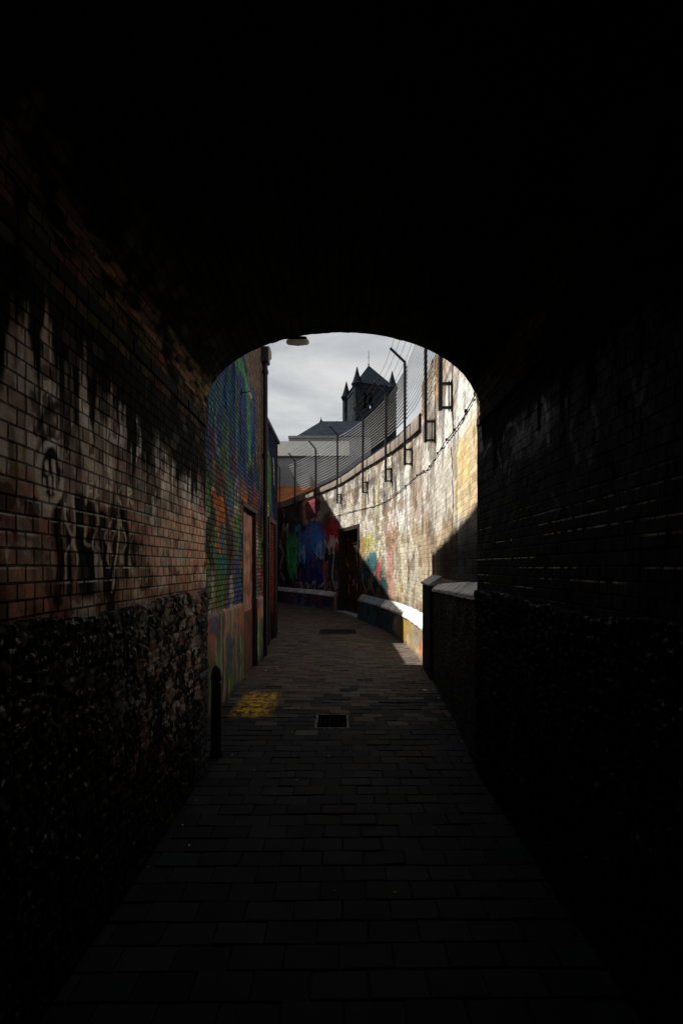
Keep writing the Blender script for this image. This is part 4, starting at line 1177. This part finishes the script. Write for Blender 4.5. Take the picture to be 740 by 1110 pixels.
PW, PD = .231, .130
vs = []; fs = []; cols = []
right_edge = lambda Y: (np.interp(Y, poly[:, 1], poly[:, 0]) if Y > EXIT else HW)
def left_edge(Y):
    if Y < EXIT: return -HW
    if Y < B1: return LX-.02
    if Y < 11.2: return L2-.02
    return -3.6 if Y < 25 else -8
holes = [(-.277, .077, 4.633, 5.087), (-.555, .365, 11.13, 11.93)]
ymark = (5.02, 5.98)
Y = -1.0; row = 0
while Y < 26:
    xl = left_edge(Y)-.1; xr = right_edge(Y)+.12
    if Y > 16: xl = -7.5
    shift = (row % 2)*PW*.5 + random.uniform(-.02, .02)
    k0 = math.floor((xl-shift)/PW); k1 = math.ceil((xr-shift)/PW)
    for k in range(k0, k1):
        x0 = shift+k*PW+random.uniform(-.002, .002); x1 = x0+PW-.005
        y0 = Y+random.uniform(-.0015, .0015) + .012*math.sin(x0*1.3+.5); y1 = y0+PD-.005
        if x1 < xl or x0 > xr: continue
        parts_ = [(x0, x1, y0, y1)]
        for h in holes:
            nxt = []
            for (a0, a1, c0_, c1_) in parts_:
                if a1 <= h[0] or a0 >= h[1] or c1_ <= h[2] or c0_ >= h[3]:
                    nxt.append((a0, a1, c0_, c1_)); continue
                if a0 < h[0]-.012: nxt.append((a0, h[0]-.002, c0_, c1_))
                if a1 > h[1]+.012: nxt.append((h[1]+.002, a1, c0_, c1_))
                m0, m1 = max(a0, h[0]), min(a1, h[1])
                if m1-m0 > .012:
                    if c0_ < h[2]-.012: nxt.append((m0, m1, c0_, h[2]-.002))
                    if c1_ > h[3]+.012: nxt.append((m0, m1, h[3]+.002, c1_))
            parts_ = nxt
        z0 = random.gauss(0, .0016); tx = random.gauss(0, .0018); ty = random.gauss(0, .0018)
        tunnel_shade = random.random() < float(1-sstep(4.2, 6.6, np.array(Y+random.uniform(-.3, .3))))
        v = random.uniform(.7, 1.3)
        if tunnel_shade:      # tunnel shade put into the sett colour, darker and bluer
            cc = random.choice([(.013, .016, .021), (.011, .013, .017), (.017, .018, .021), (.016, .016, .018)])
        else:               # same setts in the open lane, left brown
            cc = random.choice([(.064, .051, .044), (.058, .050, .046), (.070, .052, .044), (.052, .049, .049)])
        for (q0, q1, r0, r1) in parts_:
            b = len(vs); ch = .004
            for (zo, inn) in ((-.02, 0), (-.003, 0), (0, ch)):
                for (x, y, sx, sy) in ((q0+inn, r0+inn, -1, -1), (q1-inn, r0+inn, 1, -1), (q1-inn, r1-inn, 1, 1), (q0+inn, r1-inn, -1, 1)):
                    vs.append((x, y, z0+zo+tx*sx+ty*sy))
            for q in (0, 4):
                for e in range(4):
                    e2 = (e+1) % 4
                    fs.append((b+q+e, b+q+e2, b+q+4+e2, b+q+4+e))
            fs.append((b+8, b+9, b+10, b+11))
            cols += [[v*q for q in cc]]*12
    Y += PD; row += 1
me = bpy.data.meshes.new('pavement'); me.from_pydata(vs, [], fs); me.update()
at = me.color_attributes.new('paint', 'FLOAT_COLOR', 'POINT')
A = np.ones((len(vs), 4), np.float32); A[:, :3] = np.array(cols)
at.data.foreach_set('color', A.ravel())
m, t, bs, L = mat_new('clay paving')
tc = N(t, 'ShaderNodeTexCoord'); atn = N(t, 'ShaderNodeAttribute'); atn.attribute_name = 'paint'
n1 = N(t, 'ShaderNodeTexNoise', Scale=45.0, Detail=6.0, Roughness=.7); L(tc.outputs['Object'], n1.inputs['Vector'])
n2 = N(t, 'ShaderNodeTexNoise', Scale=1.6, Detail=5.0, Roughness=.6); L(tc.outputs['Object'], n2.inputs['Vector'])
v = mathn(t, 'ADD', mathn(t, 'MULTIPLY', n1.outputs['Fac'], 1.0), .5)
v = mathn(t, 'MULTIPLY', v, mathn(t, 'ADD', mathn(t, 'MULTIPLY', n2.outputs['Fac'], 1.0), .5))
mul = t.nodes.new('ShaderNodeMix'); mul.data_type = 'RGBA'; mul.blend_type = 'MULTIPLY'; mul.inputs['Factor'].default_value = 1
L(atn.outputs['Color'], mul.inputs['A']); L(v, mul.inputs['B'])
# worn yellow paint sprayed on the setts
sep = N(t, 'ShaderNodeSeparateXYZ'); L(tc.outputs['Object'], sep.inputs[0])
def band(sock, c, hw_, soft):
    d = mathn(t, 'ABSOLUTE', mathn(t, 'SUBTRACT', sock, c), 0)
    mr = t.nodes.new('ShaderNodeMapRange'); mr.inputs['From Min'].default_value = hw_+soft; mr.inputs['From Max'].default_value = hw_-soft
    L(d, mr.inputs['Value']); return mr.outputs['Result']
nb = N(t, 'ShaderNodeTexNoise', Scale=11.0, Detail=6.0, Roughness=.7); L(tc.outputs['Object'], nb.inputs['Vector'])
patch = mathn(t, 'MULTIPLY', band(sep.outputs['X'], -1.02, .20, .07), band(sep.outputs['Y'], 5.47, .45, .10))
wear = t.nodes.new('ShaderNodeMapRange'); wear.inputs['From Min'].default_value = .42; wear.inputs['From Max'].default_value = .60
L(nb.outputs['Fac'], wear.inputs['Value'])
pm = mathn(t, 'MULTIPLY', patch, wear.outputs['Result'])
mx = t.nodes.new('ShaderNodeMix'); mx.data_type = 'RGBA'; mx.inputs['B'].default_value = (.62, .36, .02, 1)
L(pm, mx.inputs['Factor']); L(mul.outputs['Result'], mx.inputs['A'])
L(mx.outputs['Result'], bs.inputs['Base Color'])
mr = t.nodes.new('ShaderNodeMapRange'); mr.inputs['From Min'].default_value = .3; mr.inputs['From Max'].default_value = .7
mr.inputs['To Min'].default_value = .65; mr.inputs['To Max'].default_value = .85; bs.inputs['Specular IOR Level'].default_value = .09
L(n2.outputs['Fac'], mr.inputs['Value']); L(mr.outputs['Result'], bs.inputs['Roughness'])
bp = N(t, 'ShaderNodeBump', Strength=.5, Distance=.003); L(n1.outputs['Fac'], bp.inputs['Height']); L(bp.outputs['Normal'], bs.inputs['Normal'])
me.materials.append(m)
pav = new_obj('pavement', me); tag(pav, kind='structure')

# covers set in the paving
M_cover = plain('cast iron cover', (.008, .008, .008), .8, .5, 25, 0, .6, .004, spec=.06)
M_frame = plain('worn iron frame', (.012, .012, .013), .6, .6, 14, 0, .9, .004, col2=(.14, .14, .15), spec=.2)
mh = thing('manhole_cover', 'small square cast iron cover with worn pale rim in the middle of the paving', 'manhole cover', (-.10, 4.86, 0))
mb = MB()
hx, hy, w = .155, .205, .022
mb.box(-hx-w, hx+w, -hy-w, -hy, -.03, .003); mb.box(-hx-w, hx+w, hy, hy+w, -.03, .003)
mb.box(-hx-w, -hx, -hy, hy, -.03, .003); mb.box(hx, hx+w, -hy, hy, -.03, .003)
mb.build('rim', M_frame, mh, bevel=.003)
mb = MB(); mb.box(-hx+.004, hx-.004, -hy+.004, hy-.004, -.04, -.010)
for i in range(6):
    for j in range(8):
        mb.box(-hx+.022+i*.048, -hx+.040+i*.048, -hy+.022+j*.047, -hy+.038+j*.047, -.010, -.007)
mb.build('plate', M_cover, mh)
dr = thing('drain_grate', 'wide dark iron drain cover further up the lane near the door', 'drain cover', (-.095, 11.53, 0))
mb = MB(); mb.box(-.46, .46, -.40, -.36, -.03, .002); mb.box(-.46, .46, .36, .40, -.03, .002); mb.box(-.46, -.42, -.36, .36, -.03, .002); mb.box(.42, .46, -.36, .36, -.03, .002)
mb.build('rim', M_cover, dr, bevel=.003)
mb = MB(); mb.box(-.415, .415, -.355, .355, -.04, -.008)
for i in range(11): mb.box(-.39+i*.073, -.345+i*.073, -.34, .34, -.008, -.003)
mb.build('plate', M_cover, dr)

# bollard at the mouth of the tunnel, left
bo = thing('bollard', 'slim black iron bollard with rounded top at the left mouth of the tunnel', 'bollard', (-1.085, 3.95, 0))
mb = MB(); mb.lathe((0, 0), [(.055, -.02), (.055, .05), (.048, .06), (.043, .62), (.043, .66)], 20); mb.build('post', M_black, bo, smooth=True)
mb = MB(); mb.lathe((0, 0), [(.043, .66), (.048, .668), (.048, .690), (.044, .70), (.041, .73), (.034, .762), (.020, .785), (.003, .793)], 20); mb.build('cap', M_black, bo, smooth=True)

# litter
M_paper = plain('white paper', (.55, .55, .53), .8, .15, 30)
def scrap(px, py, r, label, group=None):
    x, y = ground_xy(px, py)
    mb = MB(); n = 6
    vs_ = [(r*random.uniform(.6, 1)*math.cos(2*math.pi*k/n), r*random.uniform(.4, 1)*math.sin(2*math.pi*k/n), .004+random.uniform(0, r*.5)) for k in range(n)]
    vs_ += [(p[0]*.96, p[1]*.96, p[2]-.0015) for p in vs_] + [(0, 0, .006+r*.35), (0, 0, .004+r*.35)]
    fs_ = []
    for k in range(n):
        k2 = (k+1) % n
        fs_ += [(k, k2, 2*n), (n+k2, n+k, 2*n+1), (k, n+k, n+k2, k2)]
    mb.add(vs_, fs_)
    o = mb.build('paper_scrap', M_paper, None); o.location = (x, y, 0)
    tag(o, label, 'litter', group)
scrap(461, 749, .038, 'larger curled white scrap of paper on the paving beside the dark pier')
scrap(470, 748, .026, 'small white scrap of paper nearest the foot of the dark pier')
scrap(475, 757, .018, 'tiny white scrap of paper by the base of the right wall')
G = 'white specks of litter on the dark paving'
spots = ['beside the boarded red door at the left', 'near the middle, below and left of the small iron cover', 'left of the middle, below the iron cover', 'just right of the foot of the bollard', 'a step nearer than the bollard, close to the left wall', 'at the foot of the left tunnel wall, below the bollard', 'at the foot of the left tunnel wall, nearest the camera', 'on the left side of the near paving', 'beside the right wall level with the tunnel mouth', 'by the right wall just inside the tunnel mouth', 'right of the middle of the tunnel floor', 'in the middle of the near paving, left of its neighbour', 'directly below the small iron cover', 'in the middle of the near paving, right of its neighbour']
for _i, (x, y) in enumerate(((288, 727), (322, 846), (276, 835), (252, 819), (213, 868), (198, 895), (161, 941), (205, 917), (500, 804), (502, 826), (470, 898), (363, 966), (356, 820), (428, 968))):
    scrap(x, y, random.uniform(.006, .011)*(1.5 if y < 800 else 1), 'tiny pale speck of litter ' + spots[_i], G)

# ================================================================== BACKGROUND
# corrugated shed beyond the wall
shed = thing('corrugated_shed', 'grey corrugated shed with pale sloping roof and orange brick base behind the wall', 'shed', (-3, 28, 0))
mb = MB()
x = -6.0
while x < 3.4:
    mb.box(x, x+.09, -.03, .02, z_at(527, 28)+.0, z_at(495, 28)); mb.box(x+.09, x+.18, .0, .02, z_at(527, 28), z_at(495, 28)); x += .18
M_corr = plain('grey cladding', (.22, .23, .24), .7, .12, 2, .0, .2, .01)
mb.build('cladding', M_corr, shed)
mb = MB(); mb.box(-6, 3.42, .022, 6, 0, z_at(495, 28)-.01); mb.build('shed_body', M_core, shed)
mb = MB(); mb.box(-6, 3.42, -.06, .02, 3.0, z_at(527, 28)-.004)
mb.build('brick_base', plain('orange brick', (.42, .15, .05), .85, .4, 2.5), shed)
mb = MB()
za, zb_ = z_at(496, 28), z_at(479.5, 31.2)
mb.add([(-6.1, -.15, za), (3.5, -.15, za), (3.5, 3.2, zb_), (-6.1, 3.2, zb_), (-6.1, -.15, za+.08), (3.5, -.15, za+.08), (3.5, 3.2, zb_+.08), (-6.1, 3.2, zb_+.08), ],
       [(0, 3, 2, 1), (4, 5, 6, 7), (0, 1, 5, 4), (1, 2, 6, 5), (2, 3, 7, 6), (3, 0, 4, 7)])
mb.build('roof', plain('pale sheet roof', (.045, .048, .052), .7, .12, 2, .0, .2, .01), shed)

# hall with hipped slate roof
hall = thing('slate_hall', 'grey walled hall with dark hipped slate roof beside the church tower', 'building', (0, 45, 0))
def hx_(px, Y=45): return (px-370)*Y/F
zi = z_at(473, 45); zr = z_at(456.5, 50)
mb = MB(); mb.box(hx_(324), hx_(402), .2, 12, 0, zi); mb.build('walls', M_grey, hall)
mb = MB()
xl, xr_, rl = hx_(322), hx_(404), hx_(348, 50)
mb.add([(xl, -.2, zi+.003), (xr_, -.2, zi+.003), (xr_, 12.3, zi+.003), (xl, 12.3, zi+.003), (rl, 5, zr), (xr_-.5, 5, zr)], [(0, 1, 5, 4), (1, 2, 5), (2, 3, 4, 5), (3, 0, 4), (0, 3, 2, 1)])
rf = mb.build('roof', M_slate, hall)
mb = MB(); mb.lathe((rl, 5), [(.22, zr-.3), (.18, zr-.05), (.05, zr+.22), (.02, zr+.45)], 8); mb.build('ridge_finial', M_slate, rf)
flat = thing('flat_roofed_block', 'long low grey block with flat parapet below the slate roof', 'building', (-3, 38, 0))
mb = MB(); mb.box(hx_(313, 38)+3, hx_(366, 38)+3, 0, 5, 0, z_at(475, 38)); mb.build('walls', M_grey, flat)
mb = MB(); mb.box(hx_(312.5, 38)+3, hx_(366.5, 38)+3, -.1, 5.1, z_at(475, 38)+.002, z_at(472.6, 38)); mb.build('parapet', M_corr, flat)

# church tower
TC = Vector((hx_(399.4, 60), 60, 0))
tower = thing('church_tower', 'dark stone church tower with pyramid roof and pointed corner turrets', 'church tower', TC)
u = Vector((4.5, 1.28, 0)).normalized(); v = Vector((-1.28, 4.5, 0)).normalized(); side = 4.72/2
zt = 24.7
def tw(a, b, z): q = u*a+v*b; return (q.x, q.y, z)
bw = 2.42
# walls with a lancet pair through the front and a matching opening behind
def wall_holes(plane_b, thick, holes_):
    """slab at v=plane_b from u=-bw..bw, 0..zt, with rectangular holes (u0,u1,z0,z1)"""
    mb = MB()
    us = sorted({-bw, bw} | {h[0] for h in holes_} | {h[1] for h in holes_})
    zs = sorted({0.0, zt} | {h[2] for h in holes_} | {h[3] for h in holes_})
    for i in range(len(us)-1):
        for j in range(len(zs)-1):
            cu = (us[i]+us[i+1])/2; cz = (zs[j]+zs[j+1])/2
            if any(h[0] < cu < h[1] and h[2] < cz < h[3] for h in holes_): continue
            c = tw(cu, plane_b, cz)
            mb.obox(c, u*(us[i+1]-us[i])/2, v*thick/2, Vector((0, 0, (zs[j+1]-zs[j])/2)))
    return mb
# find where the sight line through the window meets the rear wall
ray = Vector(((401-370)/F, 1.0, (614-441)/F))
org = Vector((0, 0, EYE)) - Vector((TC.x, TC.y, 0))
tt = ((bw-.25) - org.dot(v)) / ray.dot(v)
hit = org + ray*tt
hu, hz = hit.dot(u), hit.z
tf = ((-bw+.25) - org.dot(v)) / ray.dot(v); hf = org + ray*tf
fu = hf.dot(u)
wall_holes(-bw+.25, .5, [(fu-.22, fu+.22, 21.6, 23.6), (fu-.95, fu-.51, 21.6, 23.6)]).build('front_wall', M_stone, tower)
print('tower opening', fu, hf.z, hu, hz)
wb = wall_holes(bw-.25, .5, [(hu-.15, hu+.15, hz-.3, hz+.25)])
wb.build('rear_wall', M_stone, tower)
mb = MB()
for sgn in (-1, 1):
    mb.obox(tw(sgn*(bw-.25), 0, zt/2), u*.25, v*(bw-.505), Vector((0, 0, zt/2)))
mb.build('side_walls', M_stone, tower)
mb = MB()
for z in (20.6, 24.0): mb.obox(tw(0, 0, z), u*(bw+.10), v*(bw+.10), Vector((0, 0, .12)))
mbs = mb
# string courses as hollow bands, so they do not fill the belfry
mb = MB()
for z in (20.4, 24.2):
    mb = MB()
    for sg in (-1, 1):
        mb.obox(tw(0, sg*(bw+.05), z), u*(bw+.1), v*.05, Vector((0, 0, .11))); mb.obox(tw(sg*(bw+.05), 0, z), u*.05, v*(bw-.002), Vector((0, 0, .11)))
    mb.build('string_course', M_stone, tower)
mb = MB()
c4 = [tw(a*(bw+.12), b*(bw+.12), zt+.003) for a, b in ((-1, -1), (1, -1), (1, 1), (-1, 1))]
mb.add(c4 + [tw(0, 0, z_at(396, 60))], [(0, 1, 4), (1, 2, 4), (2, 3, 4), (3, 0, 4), (0, 3, 2, 1)])
rf = mb.build('roof', M_slate, tower)
mb = MB(); za = z_at(396, 60)
mb.tube([(0, 0, za-.2), (0, 0, z_at(380, 60))], .035, 6); mb.lathe((0, 0), [(.02, za+1.0), (.10, za+1.1), (.02, za+1.2)], 8); mb.lathe((0, 0), [(.02, za-.05), (.14, za+.1), (.02, za+.25)], 8)
mb.build('finial', M_black, rf)
for (a, b, k) in ((-1, 1, 0), (-1, -1, 1), (1, -1, 2), (1, 1, 3)):
    cc = tw(a*side, b*side, 0)
    mb = MB(); mb.lathe((cc[0], cc[1]), [(.56, 0), (.56, 24.2), (.66, 24.25), (.66, 24.5)], 8, .39)
    tr = mb.build('turret', M_stone, tower)
    mb = MB(); mb.lathe((cc[0], cc[1]), [(.78, 24.5), (.62, 24.75), (.30, 25.7), (.05, 26.7)], 8, .39); sp = mb.build('spire', M_slate, tr)
    mb = MB(); mb.tube([(cc[0], cc[1], 26.6), (cc[0], cc[1], 27.3)], .025, 5); mb.build('tip', M_black, sp) if False else None
